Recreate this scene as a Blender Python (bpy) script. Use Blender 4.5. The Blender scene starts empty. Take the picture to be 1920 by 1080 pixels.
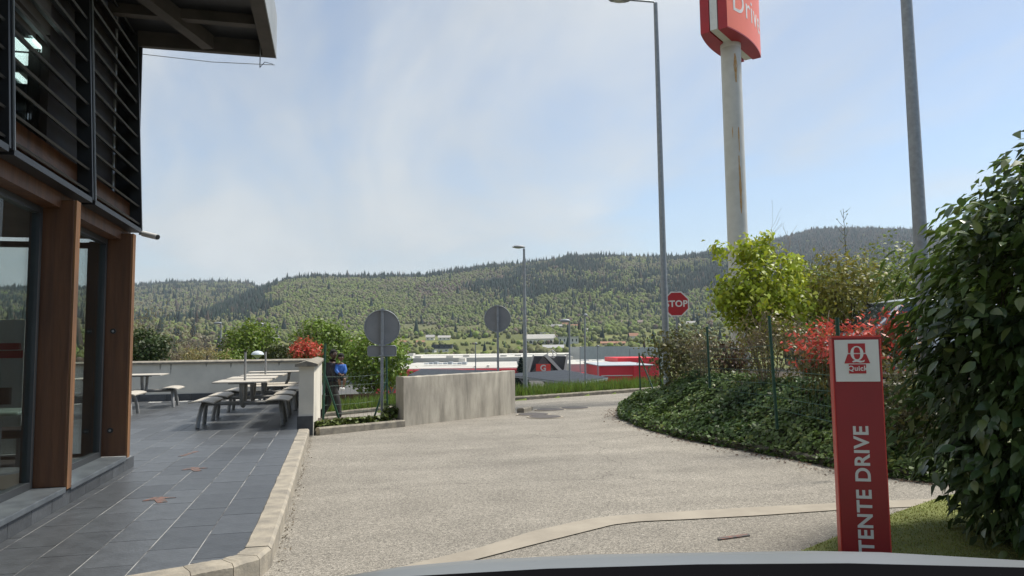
import bpy, math, random
import numpy as np
from mathutils import Matrix, Vector
R = math.radians
rng = np.random.default_rng(7); random.seed(7)
sc = bpy.context.scene
col = sc.collection

# ------------------------------------------------------------------ camera
FPX, EYE = 1390.0, 1.35
def basis(yaw, pitch, roll):
    cy, sy, cp, sp = math.cos(yaw), math.sin(yaw), math.cos(pitch), math.sin(pitch)
    F = np.array([sy*cp, cy*cp, sp]); Rt = np.array([cy, -sy, 0.]); U = np.cross(Rt, F)
    c, s = math.cos(roll), math.sin(roll)
    return Rt*c-U*s, U*c+Rt*s, F
CR, CU, CF = basis(R(13.55), R(4.65), R(0.7))
cam_d = bpy.data.cameras.new('camera'); cam = bpy.data.objects.new('camera', cam_d); col.objects.link(cam)
cam_d.sensor_width = 36; cam_d.lens = 36*FPX/1920; cam_d.clip_start = 0.05; cam_d.clip_end = 20000
cam.matrix_world = Matrix(((CR[0], CU[0], -CF[0], 0), (CR[1], CU[1], -CF[1], 0), (CR[2], CU[2], -CF[2], EYE), (0, 0, 0, 1)))
sc.camera = cam

# ------------------------------------------------------------------ sky, sun, exposure
SUN_AZ_FROM_X, SUN_EL = 8.0, 58.0      # sun stands high to the right (+X)
sd = Vector((math.cos(R(SUN_AZ_FROM_X))*math.cos(R(SUN_EL)), math.sin(R(SUN_AZ_FROM_X))*math.cos(R(SUN_EL)), math.sin(R(SUN_EL))))
world = bpy.data.worlds.new('World'); sc.world = world; world.use_nodes = True
wt = world.node_tree; wt.nodes.clear()
def N(t, kind, **kw):
    n = t.nodes.new(kind)
    for k, v in kw.items(): setattr(n, k, v)
    return n
def build_sky():
    t = wt; L = t.links.new
    sky = N(t, 'ShaderNodeTexSky', sky_type='NISHITA'); sky.sun_disc = False
    sky.sun_elevation = R(SUN_EL); sky.sun_rotation = math.atan2(sd.x, sd.y)
    sky.air_density = 1.0; sky.dust_density = .6; sky.ozone_density = .7
    tc = N(t, 'ShaderNodeTexCoord'); sep = N(t, 'ShaderNodeSeparateXYZ'); L(tc.outputs['Generated'], sep.inputs[0])
    def m(op, a, b=None, c=None, clamp=False):
        n = N(t, 'ShaderNodeMath', operation=op); n.use_clamp = clamp
        for i, v in enumerate((a, b, c)):
            if v is None: continue
            if isinstance(v, (int, float)): n.inputs[i].default_value = v
            else: L(v, n.inputs[i])
        return n.outputs[0]
    zz = m('ADD', m('MAXIMUM', sep.outputs[2], 0.0), 0.16)
    u = m('DIVIDE', sep.outputs[0], zz); v = m('DIVIDE', sep.outputs[1], zz)
    cb = N(t, 'ShaderNodeCombineXYZ'); L(u, cb.inputs[0]); L(v, cb.inputs[1])
    def noise(scale, detail, rough, dist, off, stretch=(1, 1, 1)):
        mp = N(t, 'ShaderNodeMapping'); L(cb.outputs[0], mp.inputs[0]); mp.inputs['Location'].default_value = off
        mp.inputs['Scale'].default_value = stretch; mp.inputs['Rotation'].default_value = (0, 0, R(25))
        n = N(t, 'ShaderNodeTexNoise'); L(mp.outputs[0], n.inputs['Vector'])
        n.inputs['Scale'].default_value = scale; n.inputs['Detail'].default_value = detail
        n.inputs['Roughness'].default_value = rough; n.inputs['Distortion'].default_value = dist
        return n.outputs[0]
    n1 = noise(0.55, 8, .55, .6, (3.1, 1.7, 0), (1, .75, 1))
    n2 = noise(1.5, 9, .55, .5, (7.3, 2.2, 0), (1, .4, 1))
    # a veil of high cloud covers the western half of the sky and thins out towards the east
    side = m('MULTIPLY_ADD', sep.outputs[0], -1.25, m('MULTIPLY', sep.outputs[1], 0.50))
    cov = m('ADD', m('ADD', m('MULTIPLY_ADD', n1, 1.7, -.37), m('MULTIPLY_ADD', n2, 1.3, -.65)), m('MULTIPLY', side, .42))
    mr = N(t, 'ShaderNodeMapRange', interpolation_type='SMOOTHSTEP'); L(cov, mr.inputs[0])
    mr.inputs[1].default_value = .08; mr.inputs[2].default_value = .92; mr.inputs[3].default_value = .0; mr.inputs[4].default_value = .93
    low = N(t, 'ShaderNodeMapRange'); L(sep.outputs[2], low.inputs[0]); low.inputs[1].default_value = 0; low.inputs[2].default_value = .3
    low.inputs[3].default_value = .36; low.inputs[4].default_value = 0.0
    fac = m('MAXIMUM', mr.outputs[0], low.outputs[0])
    cr = N(t, 'ShaderNodeMapRange'); L(n2, cr.inputs[0]); cr.inputs[1].default_value = .3; cr.inputs[2].default_value = .7
    cr.inputs[3].default_value = 3.7; cr.inputs[4].default_value = 5.3
    cc = N(t, 'ShaderNodeVectorMath', operation='SCALE'); cc.inputs[0].default_value = (.965, .99, .985); L(cr.outputs[0], cc.inputs['Scale'])
    mx = N(t, 'ShaderNodeMix', data_type='RGBA'); L(fac, mx.inputs['Factor']); L(sky.outputs[0], mx.inputs['A']); L(cc.outputs[0], mx.inputs['B'])
    bg = N(t, 'ShaderNodeBackground'); L(mx.outputs['Result'], bg.inputs[0]); bg.inputs[1].default_value = 0.082
    out = N(t, 'ShaderNodeOutputWorld'); L(bg.outputs[0], out.inputs[0])
build_sky()
sun_d = bpy.data.lights.new('sun', 'SUN'); sun = bpy.data.objects.new('sun', sun_d); col.objects.link(sun)
sun_d.energy = 3.1; sun_d.angle = R(13); sun_d.color = (1, .94, .84)
sun.rotation_euler = sd.to_track_quat('Z', 'Y').to_euler(); sun.location = (20, -5, 30)
sc.view_settings.view_transform = 'Standard'; sc.view_settings.look = 'None'
sc.view_settings.exposure = 0.96; sc.view_settings.gamma = 1.0

# ------------------------------------------------------------------ helpers
def ray(x, y): return CF + CR*(x-960)/FPX + CU*(540-y)/FPX
def D(x, y, dep): return np.array([0, 0, EYE]) + ray(x, y)*dep          # point at a given distance along the view axis
def G(x, y, z=0.):                                                       # point on level z
    d = ray(x, y); return np.array([0, 0, EYE]) + d*((z-EYE)/d[2])
def tag(o, label=None, cat=None, group=None, kind=None):
    if label: o['label'] = label
    if cat: o['category'] = cat
    if group: o['group'] = group
    if kind: o['kind'] = kind
    return o
def empty(name, loc=(0, 0, 0), label=None, cat=None, group=None, rz=0.):
    o = bpy.data.objects.new(name, None); col.objects.link(o); o.location = tuple(float(v) for v in loc)
    o.rotation_euler = (0, 0, rz); o.empty_display_size = .2
    return tag(o, label, cat, group)
def root_loc(p):
    while p.parent: p = p.parent
    return np.array(p.location)
def link(name, me, mat=None, parent=None):
    o = bpy.data.objects.new(name, me); col.objects.link(o)
    if mat and not me.materials: me.materials.append(mat)
    if parent: o.parent = parent
    return o
def rawmesh(name, V, F, cols=None, smooth=False, loops=None):
    """V (n,3); F (m,k) equal-sized faces; cols (n,3)"""
    V = np.asarray(V, np.float32); F = np.asarray(F, np.int32); k = F.shape[1]
    me = bpy.data.meshes.new(name); me.vertices.add(len(V)); me.vertices.foreach_set('co', V.ravel())
    me.loops.add(F.size); me.loops.foreach_set('vertex_index', F.ravel())
    me.polygons.add(len(F)); me.polygons.foreach_set('loop_start', np.arange(0, F.size, k, dtype=np.int32))
    if cols is not None:
        a = me.color_attributes.new('col', 'FLOAT_COLOR', 'POINT')
        c4 = np.ones((len(V), 4), np.float32); c4[:, :3] = cols; a.data.foreach_set('color', c4.ravel())
    if smooth: me.polygons.foreach_set('use_smooth', np.ones(len(F), bool))
    me.update(calc_edges=True); return me
class MB:
    def __init__(s): s.v = []; s.f = []; s.sm = []
    def add(s, V, F, smooth=False):
        o = len(s.v); s.v += [tuple(float(c) for c in p) for p in V]; s.f += [tuple(i+o for i in f) for f in F]; s.sm += [smooth]*len(F); return s
    def box(s, x0, x1, y0, y1, z0, z1):
        V = [(x, y, z) for z in (z0, z1) for y in (y0, y1) for x in (x0, x1)]
        return s.add(V, [(0, 2, 3, 1), (4, 5, 7, 6), (0, 1, 5, 4), (2, 6, 7, 3), (0, 4, 6, 2), (1, 3, 7, 5)])
    def obox(s, c, ax, ay, az):                     # centre and three half-axis vectors
        c, ax, ay, az = map(np.array, (c, ax, ay, az))
        V = [c+i*ax+j*ay+k*az for k in (-1, 1) for j in (-1, 1) for i in (-1, 1)]
        return s.add(V, [(0, 2, 3, 1), (4, 5, 7, 6), (0, 1, 5, 4), (2, 6, 7, 3), (0, 4, 6, 2), (1, 3, 7, 5)])
    def bar(s, a, b, w, h, up=(0, 0, 1)):           # rectangular bar between two points
        a, b = np.array(a, float), np.array(b, float); d = b-a; L = np.linalg.norm(d); d /= L
        r = np.cross(d, up)
        if np.linalg.norm(r) < 1e-5: r = np.cross(d, (0, 1, 0))
        r /= np.linalg.norm(r); u = np.cross(r, d)
        return s.obox((a+b)/2, d*L/2, r*w/2, u*h/2)
    def tube(s, pts, rad, n=10, cap=True):
        pts = [np.array(p, float) for p in pts]; m = len(pts)
        rad = [rad]*m if isinstance(rad, (int, float)) else rad
        V = []; F = []; ref = None
        for i, p in enumerate(pts):
            d = pts[min(i+1, m-1)]-pts[max(i-1, 0)]; d /= (np.linalg.norm(d)+1e-9)
            if ref is None: ref = np.array([1., 0, 0]) if abs(d[0]) < .9 else np.array([0, 1., 0])
            a = ref-d*(ref@d); a /= np.linalg.norm(a); ref = a; b = np.cross(d, a)
            for k in range(n):
                t = 2*math.pi*k/n; V.append(p+rad[i]*(a*math.cos(t)+b*math.sin(t)))
        for i in range(m-1):
            for k in range(n):
                F.append((i*n+k, i*n+(k+1) % n, (i+1)*n+(k+1) % n, (i+1)*n+k))
        s.add(V, F, n > 5)
        if cap: s.add(V[:n], [tuple(range(n))[::-1]]); s.add(V[-n:], [tuple(range(n))])
        return s
    def prism(s, poly, ax=None, t0=0., t1=1., fn=None, smooth=False):   # poly 2D list; fn(u,v,t)->3D
        n = len(poly); V = [fn(u, v, t0) for u, v in poly]+[fn(u, v, t1) for u, v in poly]
        s.add(V, [tuple(range(n))[::-1], tuple(range(n, 2*n))])
        return s.add(V, [(i, (i+1) % n, n+(i+1) % n, n+i) for i in range(n)], smooth)
    def ell(s, c, r, n=12, m=8):
        V = []; F = []
        for i in range(m+1):
            a = math.pi*i/m
            for k in range(n):
                b = 2*math.pi*k/n; V.append((c[0]+r[0]*math.sin(a)*math.cos(b), c[1]+r[1]*math.sin(a)*math.sin(b), c[2]+r[2]*math.cos(a)))
        for i in range(m):
            for k in range(n): F.append((i*n+k, (i+1)*n+k, (i+1)*n+(k+1) % n, i*n+(k+1) % n))
        return s.add(V, F, True)
    def mesh(s, name, off=(0, 0, 0)):
        me = bpy.data.meshes.new(name); off = np.array(off)
        me.from_pydata([tuple(np.array(p)-off) for p in s.v], [], s.f)
        me.polygons.foreach_set('use_smooth', s.sm); me.update(); return me
    def build(s, name, mat, parent=None, local=False, bevel=0.):
        off = (0, 0, 0) if (local or parent is None) else root_loc(parent)
        o = link(name, s.mesh(name, off), mat, parent)
        if bevel: 
            b = o.modifiers.new('bevel', 'BEVEL'); b.width = bevel; b.segments = 2; b.limit_method = 'ANGLE'
        return o
def copy_tree(o, parent=None, **kw):
    c = o.copy(); col.objects.link(c); c.parent = parent
    for ch in list(o.children): copy_tree(ch, c)
    return c
def sm(a, b, x):
    t = np.clip((np.asarray(x, float)-a)/(b-a), 0, 1); return t*t*(3-2*t)

# value noise for terrain and tints
_tab = rng.random((256, 256))
def vnoise(x, y):
    x = np.asarray(x, float); y = np.asarray(y, float)
    xi = np.floor(x).astype(int); yi = np.floor(y).astype(int); fx = x-xi; fy = y-yi
    fx = fx*fx*(3-2*fx); fy = fy*fy*(3-2*fy); g = lambda a, b: _tab[a & 255, b & 255]
    return (g(xi, yi)*(1-fx)+g(xi+1, yi)*fx)*(1-fy)+(g(xi, yi+1)*(1-fx)+g(xi+1, yi+1)*fx)*fy
def fbm(x, y, o=4):
    s = 0; a = .5
    for i in range(o): s = s+a*vnoise(x*2**i+i*17.3, y*2**i+i*9.1); a *= .5
    return s/(1-.5**o)

# ------------------------------------------------------------------ materials
def mat(name, c1, c2=None, scale=4., rough=.7, bump=0., bscale=None, metal=0., spec=.5, stretch=(1, 1, 1), detail=6, attr=None, rnd=0., trans=0., lo=.35, hi=.65, coord='Object', emit=None, estr=1.):
    m = bpy.data.materials.new(name); m.use_nodes = True; t = m.node_tree; L = t.links.new
    p = t.nodes['Principled BSDF']; p.inputs['Roughness'].default_value = rough; p.inputs['Metallic'].default_value = metal
    p.inputs['Specular IOR Level'].default_value = spec
    c1 = tuple(c1)+(1,); src = None
    tc = N(t, 'ShaderNodeTexCoord'); mp = N(t, 'ShaderNodeMapping'); L(tc.outputs[coord], mp.inputs[0]); mp.inputs['Scale'].default_value = stretch
    if attr:
        a = N(t, 'ShaderNodeAttribute'); a.attribute_name = attr; src = a.outputs['Color']
    elif c2 is not None:
        n = N(t, 'ShaderNodeTexNoise'); n.inputs['Scale'].default_value = scale; n.inputs['Detail'].default_value = detail; n.inputs['Roughness'].default_value = .6
        L(mp.outputs[0], n.inputs['Vector'])
        mr = N(t, 'ShaderNodeMapRange'); L(n.outputs[0], mr.inputs[0]); mr.inputs[1].default_value = lo; mr.inputs[2].default_value = hi
        mx = N(t, 'ShaderNodeMix', data_type='RGBA'); L(mr.outputs[0], mx.inputs['Factor']); mx.inputs['A'].default_value = c1; mx.inputs['B'].default_value = tuple(c2)+(1,)
        src = mx.outputs['Result']
    if rnd:
        oi = N(t, 'ShaderNodeObjectInfo'); mr = N(t, 'ShaderNodeMapRange'); L(oi.outputs['Random'], mr.inputs[0]); mr.inputs[3].default_value = 1-rnd; mr.inputs[4].default_value = 1+rnd
        vm = N(t, 'ShaderNodeVectorMath', operation='SCALE'); L(mr.outputs[0], vm.inputs['Scale'])
        if src: L(src, vm.inputs[0])
        else: vm.inputs[0].default_value = c1[:3]
        src = vm.outputs[0]
    if src: L(src, p.inputs['Base Color'])
    else: p.inputs['Base Color'].default_value = c1
    if bump:
        n = N(t, 'ShaderNodeTexNoise'); n.inputs['Scale'].default_value = bscale or scale*4; n.inputs['Detail'].default_value = 5
        L(mp.outputs[0], n.inputs['Vector']); b = N(t, 'ShaderNodeBump'); b.inputs['Strength'].default_value = bump; b.inputs['Distance'].default_value = .01
        L(n.outputs[0], b.inputs['Height']); L(b.outputs[0], p.inputs['Normal'])
    if trans:
        tr = N(t, 'ShaderNodeBsdfTranslucent'); ms = N(t, 'ShaderNodeMixShader'); ms.inputs[0].default_value = trans
        if src: L(src, tr.inputs[0])
        else: tr.inputs[0].default_value = c1
        L(p.outputs[0], ms.inputs[1]); L(tr.outputs[0], ms.inputs[2]); L(ms.outputs[0], t.nodes['Material Output'].inputs[0])
    if emit:
        p.inputs['Emission Color'].default_value = tuple(emit)+(1,); p.inputs['Emission Strength'].default_value = estr
    return m
def glass(name, tint, refl=1.0, rough=0.0, opac=0.0):
    m = bpy.data.materials.new(name); m.use_nodes = True; t = m.node_tree; L = t.links.new; t.nodes.remove(t.nodes['Principled BSDF'])
    tr = N(t, 'ShaderNodeBsdfTransparent'); tr.inputs[0].default_value = tuple(tint)+(1,)
    gl = N(t, 'ShaderNodeBsdfGlossy'); gl.inputs['Roughness'].default_value = rough; gl.inputs[0].default_value = (.9, .95, .95, 1)
    fr = N(t, 'ShaderNodeFresnel'); fr.inputs[0].default_value = 1.5
    mm = N(t, 'ShaderNodeMath', operation='MULTIPLY'); mm.inputs[1].default_value = refl; L(fr.outputs[0], mm.inputs[0])
    ms = N(t, 'ShaderNodeMixShader'); L(mm.outputs[0], ms.inputs[0]); L(tr.outputs[0], ms.inputs[1]); L(gl.outputs[0], ms.inputs[2])
    L(ms.outputs[0], t.nodes['Material Output'].inputs[0]); return m

M = {}
def road_mat():
    m = mat('road_chippings', (.2, .19, .17)); t = m.node_tree; L = t.links.new; p = t.nodes['Principled BSDF']
    tc = N(t, 'ShaderNodeTexCoord')
    def noi(s, d=4, r=.6):
        n = N(t, 'ShaderNodeTexNoise'); n.inputs['Scale'].default_value = s; n.inputs['Detail'].default_value = d; n.inputs['Roughness'].default_value = r
        L(tc.outputs['Object'], n.inputs['Vector']); return n.outputs[0]
    vo = N(t, 'ShaderNodeTexVoronoi'); vo.inputs['Scale'].default_value = 120; L(tc.outputs['Object'], vo.inputs['Vector'])
    sp = N(t, 'ShaderNodeSeparateColor'); L(vo.outputs['Color'], sp.inputs[0])
    def mr(v, a, b, c, d):
        n = N(t, 'ShaderNodeMapRange'); L(v, n.inputs[0])
        for i, q in enumerate((a, b, c, d)): n.inputs[i+1].default_value = q
        return n.outputs[0]
    def mul(a, b):
        n = N(t, 'ShaderNodeMath', operation='MULTIPLY'); L(a, n.inputs[0]); L(b, n.inputs[1]); return n.outputs[0]
    stone = mr(sp.outputs[0], 0, 1, .62, 1.28)
    edge = mr(vo.outputs['Distance'], .35, .8, 1., .5)
    big = mr(noi(.35, 6), .3, .7, .84, 1.12); mid = mr(noi(2.2, 5), .3, .7, .9, 1.1); fine = mr(noi(30, 3), .3, .7, .78, 1.2)
    k = mul(mul(mul(stone, edge), mul(big, mid)), fine)
    # long dark tyre streak joints and hairline cracks
    v2 = N(t, 'ShaderNodeTexVoronoi', feature='DISTANCE_TO_EDGE'); v2.inputs['Scale'].default_value = .22
    mpn = N(t, 'ShaderNodeTexNoise'); mpn.inputs['Scale'].default_value = 1.4; mpn.inputs['Detail'].default_value = 6; L(tc.outputs['Object'], mpn.inputs['Vector'])
    mv = N(t, 'ShaderNodeVectorMath', operation='MULTIPLY_ADD'); L(mpn.outputs['Color'], mv.inputs[0]); mv.inputs[1].default_value = (.9, .9, 0); L(tc.outputs['Object'], mv.inputs[2]); L(mv.outputs[0], v2.inputs['Vector'])
    crack = mr(v2.outputs['Distance'], .0, .003, .62, 1.)
    mps = N(t, 'ShaderNodeMapping'); L(tc.outputs['Object'], mps.inputs[0]); mps.inputs['Scale'].default_value = (.13, 1.7, 1); mps.inputs['Rotation'].default_value = (0, 0, R(8))
    ns = N(t, 'ShaderNodeTexNoise'); ns.inputs['Scale'].default_value = 1.; ns.inputs['Detail'].default_value = 7; L(mps.outputs[0], ns.inputs['Vector'])
    k = mul(mul(k, crack), mr(ns.outputs[0], .35, .62, .88, 1.04))
    vm = N(t, 'ShaderNodeVectorMath', operation='SCALE'); vm.inputs[0].default_value = (.33, .305, .258); L(k, vm.inputs['Scale']); L(vm.outputs[0], p.inputs['Base Color'])
    p.inputs['Roughness'].default_value = .88; p.inputs['Specular IOR Level'].default_value = .25
    b = N(t, 'ShaderNodeBump'); b.inputs['Strength'].default_value = .4; b.inputs['Distance'].default_value = .006; L(edge, b.inputs['Height']); L(b.outputs[0], p.inputs['Normal'])
    return m
M['road'] = road_mat()
M['concrete'] = mat('kerb_concrete', (.36, .32, .25), (.22, .2, .165), 6, .85, .35, 60)
M['strip'] = mat('strip_concrete', (.33, .295, .235), (.265, .235, .187), 3, .85, .2, 70)
M['tile'] = mat('slate_tile', (.075, .081, .087), (.050, .054, .058), 7, .42, .25, 40, rnd=.24, spec=.5)
M['grout'] = mat('grout', (.38, .38, .36), (.06, .06, .06), 2.2, .9, lo=.44, hi=.60)
M['wood'] = mat('glulam_wood', (.135, .056, .022), (.055, .022, .010), 9, .55, .3, 30, stretch=(1, 1, .09), lo=.3, hi=.68)
M['shadewood'] = mat('shaded_wood', (.022, .013, .009), (.012, .008, .006), 9, .6, stretch=(1, 1, .1))  # canopy shade behind the louvres painted into the wood colour
M['wood_edge'] = mat('weathered_wood', (.25, .12, .045), (.10, .05, .025), 12, .7, .3, 30, stretch=(1, 1, .08))
M['dark_steel'] = mat('dark_steel', (.018, .02, .023), (.010, .011, .013), 3, .45, 0, spec=.5)
M['slat_steel'] = mat('slat_steel', (.024, .026, .029), (.014, .016, .018), 8, .4)
M['grey_steel'] = mat('grey_fascia', (.28, .3, .31), (.22, .24, .25), 2, .5)
M['beam'] = mat('rusty_beam', (.075, .065, .058), (.05, .045, .04), 4, .7)
M['alu'] = mat('window_frame', (.05, .055, .06), None, rough=.4, metal=.3)
M['glass'] = glass('window_glass', (.93, .955, .945), .5)
M['sill'] = mat('stone_sill', (.11, .125, .135), (.07, .08, .09), 5, .3, .05)
M['room'] = mat('room_wall', (.11, .10, .09), (.08, .07, .065), 2, .9)
M['roomfloor'] = mat('room_floor', (.13, .115, .10), None, rough=.6)
M['render'] = mat('wall_render', (.68, .64, .54), (.56, .53, .45), 1.6, .9, .12, 50)
M['cap'] = mat('cap_concrete', (.30, .27, .21), (.16, .145, .12), 7, .9, .3, 50)
M['mossy'] = mat('mossy_stone', (.10, .09, .07), (.05, .052, .035), 9, .9, .4, 40)
M['galv'] = mat('galvanised', (.30, .32, .335), (.235, .25, .265), 14, .55, .0, metal=.35)
M['signback'] = mat('sign_back', (.235, .24, .245), (.2, .205, .21), 5, .6)
M['green_post'] = mat('green_paint', (.012, .055, .033), (.02, .075, .045), 9, .5)
M['white_post'] = mat('white_mast', (.58, .57, .52), (.5, .49, .44), 3, .5)
M['rust'] = mat('rust_stain', (.45, .22, .06), (.52, .38, .2), 25, .8)
M['red'] = mat('sign_red', (.42, .012, .02), (.36, .01, .018), 2, .4)
M['orange_red'] = mat('sign_orange', (.86, .19, .10), (.80, .17, .09), 1.5, .45)
M['maroon'] = mat('totem_red', (.28, .008, .016), (.20, .008, .014), 2.2, .4, lo=.3, hi=.75)
M['totem_edge'] = mat('totem_edge', (.55, .045, .035), None, rough=.45)
M['white'] = mat('sign_white', (.72, .72, .69), (.64, .64, .61), 4, .55)
M['lettergrey'] = mat('letter_white', (.6, .6, .58), None, rough=.6)
M['leaf'] = mat('foliage', (.1, .1, .1), attr='col', rough=.45, spec=.35, trans=.33)
M['leaf_gloss'] = mat('glossy_foliage', (.1, .1, .1), attr='col', rough=.48, spec=.3, trans=.25)
M['forest'] = mat('forest', (.1, .1, .1), attr='col', rough=.9, spec=.1)
M['terrain'] = mat('terrain', (.1, .1, .1), attr='col', rough=.95, spec=.1)
M['bark'] = mat('bark', (.10, .085, .07), (.055, .046, .038), 12, .9, .4, 40, stretch=(1, 1, .3))
M['twig'] = mat('dry_twig', (.26, .215, .14), (.17, .14, .1), 10, .85)
M['soil'] = mat('soil', (.07, .055, .04), (.04, .03, .022), 6, .95, .5, 30)
M['turf'] = mat('artificial_turf', (.17, .19, .045), (.125, .145, .035), 5, .9, .6, 260)
M['orange_paint'] = mat('worn_orange_paint', (.20, .10, .075), (.075, .072, .07), 22, .85, lo=.40, hi=.56)
M['tyre'] = mat('tyre', (.014, .014, .015), None, rough=.85)
M['rim'] = mat('rim', (.3, .31, .32), None, rough=.35, metal=.7)
M['carglass'] = mat('car_glass', (.02, .03, .035), None, rough=.08, spec=.7)
M['black'] = mat('black_plastic', (.012, .012, .013), None, rough=.55)
M['tabletop'] = mat('table_board', (.50, .455, .38), (.40, .365, .30), 5, .55, .1)
M['tubegrey'] = mat('table_steel', (.30, .30, .29), (.22, .22, .215), 8, .5, metal=.2)

# ------------------------------------------------------------------ ground shape
KX = np.array([-60, -8, -.17, 1.68, 4.96, 9.43, 16, 30, 80.]); KY = np.array([22, 21.2, 20.8, 20.7, 20.25, 21.2, 23, 26, 34.])
KZ = np.array([-1.6, -.75, -.42, -.28, -.1, 0., .05, .1, .2])
yk = lambda x: np.interp(x, KX, KY); zk = lambda x: np.interp(x, KX, KZ)
def roadz(x, y): return zk(x)*sm(13.6, 19.5, y)
PR = np.array([0, 35, 45, 60, 120, 160, 260, 400, 600, 800, 1000, 1150.]); PZ = np.array([-2.0, -2.3, -2.8, -3.8, -8, -9, -8, -4.5, 1, 12, 28, 45.])
def px2az(x): d = ray(x, 520); return math.atan2(d[0], d[1])
def crest(pts, dist):
    a = []; z = []
    for x, y in pts:
        d = ray(x, y); h = math.hypot(d[0], d[1]); a.append(math.atan2(d[0], d[1])); z.append(EYE+d[2]/h*dist)
    return np.array(a), np.array(z)
MA, MZ = crest([(0, 713), (150, 683), (250, 655), (370, 605), (430, 580), (490, 554), (540, 536), (600, 530), (700, 531), (800, 530), (900, 516), (1000, 506), (1060, 497), (1140, 496), (1240, 496), (1330, 493), (1460, 498), (1600, 513), (1920, 533)], 2200)
LA, LZ = crest([(-600, 545), (0, 555), (245, 549), (330, 541), (440, 541), (470, 545), (500, 563), (620, 590), (900, 590), (1100, 560), (1240, 515), (1330, 488), (1400, 478), (1460, 467), (1530, 450), (1600, 447), (1720, 452), (1920, 462), (2500, 485)], 3300)
def hillz(az, r, both=False):
    zc = np.interp(az, MA, MZ); t = np.clip((r-1150)/1050., 0, 1); s = np.sin(t*math.pi/2)**1.15
    m_ = 45+(zc-45)*s; m_ = np.where(r > 2200, zc-(r-2200)*.25, m_)
    zl = np.interp(az, LA, LZ); t = np.clip((r-1250)/2050., 0, 1); l_ = 45+(zl-45)*np.sin(t*math.pi/2)**1.5
    l_ = np.where(r > 3300, zl-(r-3300)*.3, l_)
    return (m_, l_) if both else np.maximum(m_, l_)
def gz(x, y):
    x = np.asarray(x, float); y = np.asarray(y, float); r = np.hypot(x, y); az = np.arctan2(x, y)
    front = sm(-.35, .35, np.cos(az-.25))
    prof = np.interp(r, PR, PZ); prof = np.where(front < 1, prof*front+(1-front)*np.maximum(prof, -.15), prof)
    und = (fbm(x/160., y/160.)-.5)*14*sm(500, 1000, r)+(fbm(x/45., y/45., 3)-.5)*9*sm(1100, 1700, r)
    z = np.where(r > 1150, np.maximum(hillz(az, r), -30), prof)+und*np.where(r > 450, 1, 0)
    d = y-yk(x); near = np.where(d < 0, roadz(x, y)-.15, zk(x)+.1)
    w = np.where(y > 0, sm(1.6, 13, d), sm(60, 140, r))
    w = np.where((y <= 0), sm(60, 140, r), w)
    return near*(1-w)+z*w
def hit(px, py, r0=60, r1=3400):
    d = ray(px, py); h = math.hypot(d[0], d[1]); rs = np.linspace(r0, r1, 3000)
    X = d[0]/h*rs; Y = d[1]/h*rs; Z = EYE+d[2]/h*rs; i = np.argmax(gz(X, Y) > Z)
    return np.array([X[i], Y[i], float(gz(X[i], Y[i]))]), rs[i]

def ground_cols(x, y, z, r, az):
    n = fbm(x/70., y/70.); n2 = fbm(x/18.+50, y/18.)
    grass = np.stack([.085+.05*n, .125+.045*n, .032+.012*n], -1)
    field = np.stack([.10+.07*n, .125+.04*n, .045+.01*n], -1)
    wood = np.stack([.085+.03*n2, .085+.03*n2, .05+.02*n2], -1)
    tarmac = np.stack([.11+0*n, .11+0*n, .108+0*n], -1)
    stripes = (np.floor((x*.6+y*.25)/95.)+np.floor((y*.9-x*.2)/70.)) % 3
    field = field*(.8+.2*stripes)[..., None]
    c = np.where((r < 30)[..., None], grass, np.where((r < 230)[..., None], tarmac, field))
    w = sm(900, 1250, r)[..., None]; return c*(1-w)+wood*w
def meadow(az, r):
    return (az > px2az(385)) & (az < px2az(475)) & (r > 1010) & (r < 1150)
def build_ground():
    az = np.concatenate([np.linspace(-math.pi, R(-42), 60, endpoint=False), np.linspace(R(-42), R(64), 420, endpoint=False), np.linspace(R(64), math.pi, 61)])
    r = np.concatenate([np.linspace(.5, 30, 60), np.geomspace(31, 1150, 90), np.linspace(1165, 3400, 150), np.linspace(3500, 6500, 14)])
    A, Rr = np.meshgrid(az, r, indexing='ij'); X = Rr*np.sin(A); Y = Rr*np.cos(A); Z = gz(X, Y)
    C = ground_cols(X, Y, Z, Rr, A); md = meadow(A, Rr); C[md] = (.11, .19, .04)
    na, nr = A.shape; I = np.arange(na*nr).reshape(na, nr)
    F = np.stack([I[:-1, :-1], I[:-1, 1:], I[1:, 1:], I[1:, :-1]], -1).reshape(-1, 4)
    me = rawmesh('ground', np.stack([X, Y, Z], -1).reshape(-1, 3), F, C.reshape(-1, 3), True)
    o = link('ground', me, M['terrain']); tag(o, 'valley floor and wooded hills rising to the skyline', kind='structure')
build_ground()

def build_road():
    xs = np.concatenate([np.linspace(-40, -9, 20), np.linspace(-8, 14, 89), np.linspace(15, 60, 24)]); ts = np.linspace(0, 1, 90)
    X, T = np.meshgrid(xs, ts, indexing='ij'); Y = -9+(yk(X)+.05+9)*T; Z = roadz(X, Y)+(fbm(X*.8, Y*.8, 3)-.5)*.006
    na, nr = X.shape; I = np.arange(na*nr).reshape(na, nr)
    F = np.stack([I[:-1, :-1], I[1:, :-1], I[1:, 1:], I[:-1, 1:]], -1).reshape(-1, 4)
    o = link('road', rawmesh('road', np.stack([X, Y, Z], -1).reshape(-1, 3), F, None, True), M['road'])
    tag(o, 'pale chip-sealed exit lane curving to the road', kind='structure')
build_road()

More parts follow.
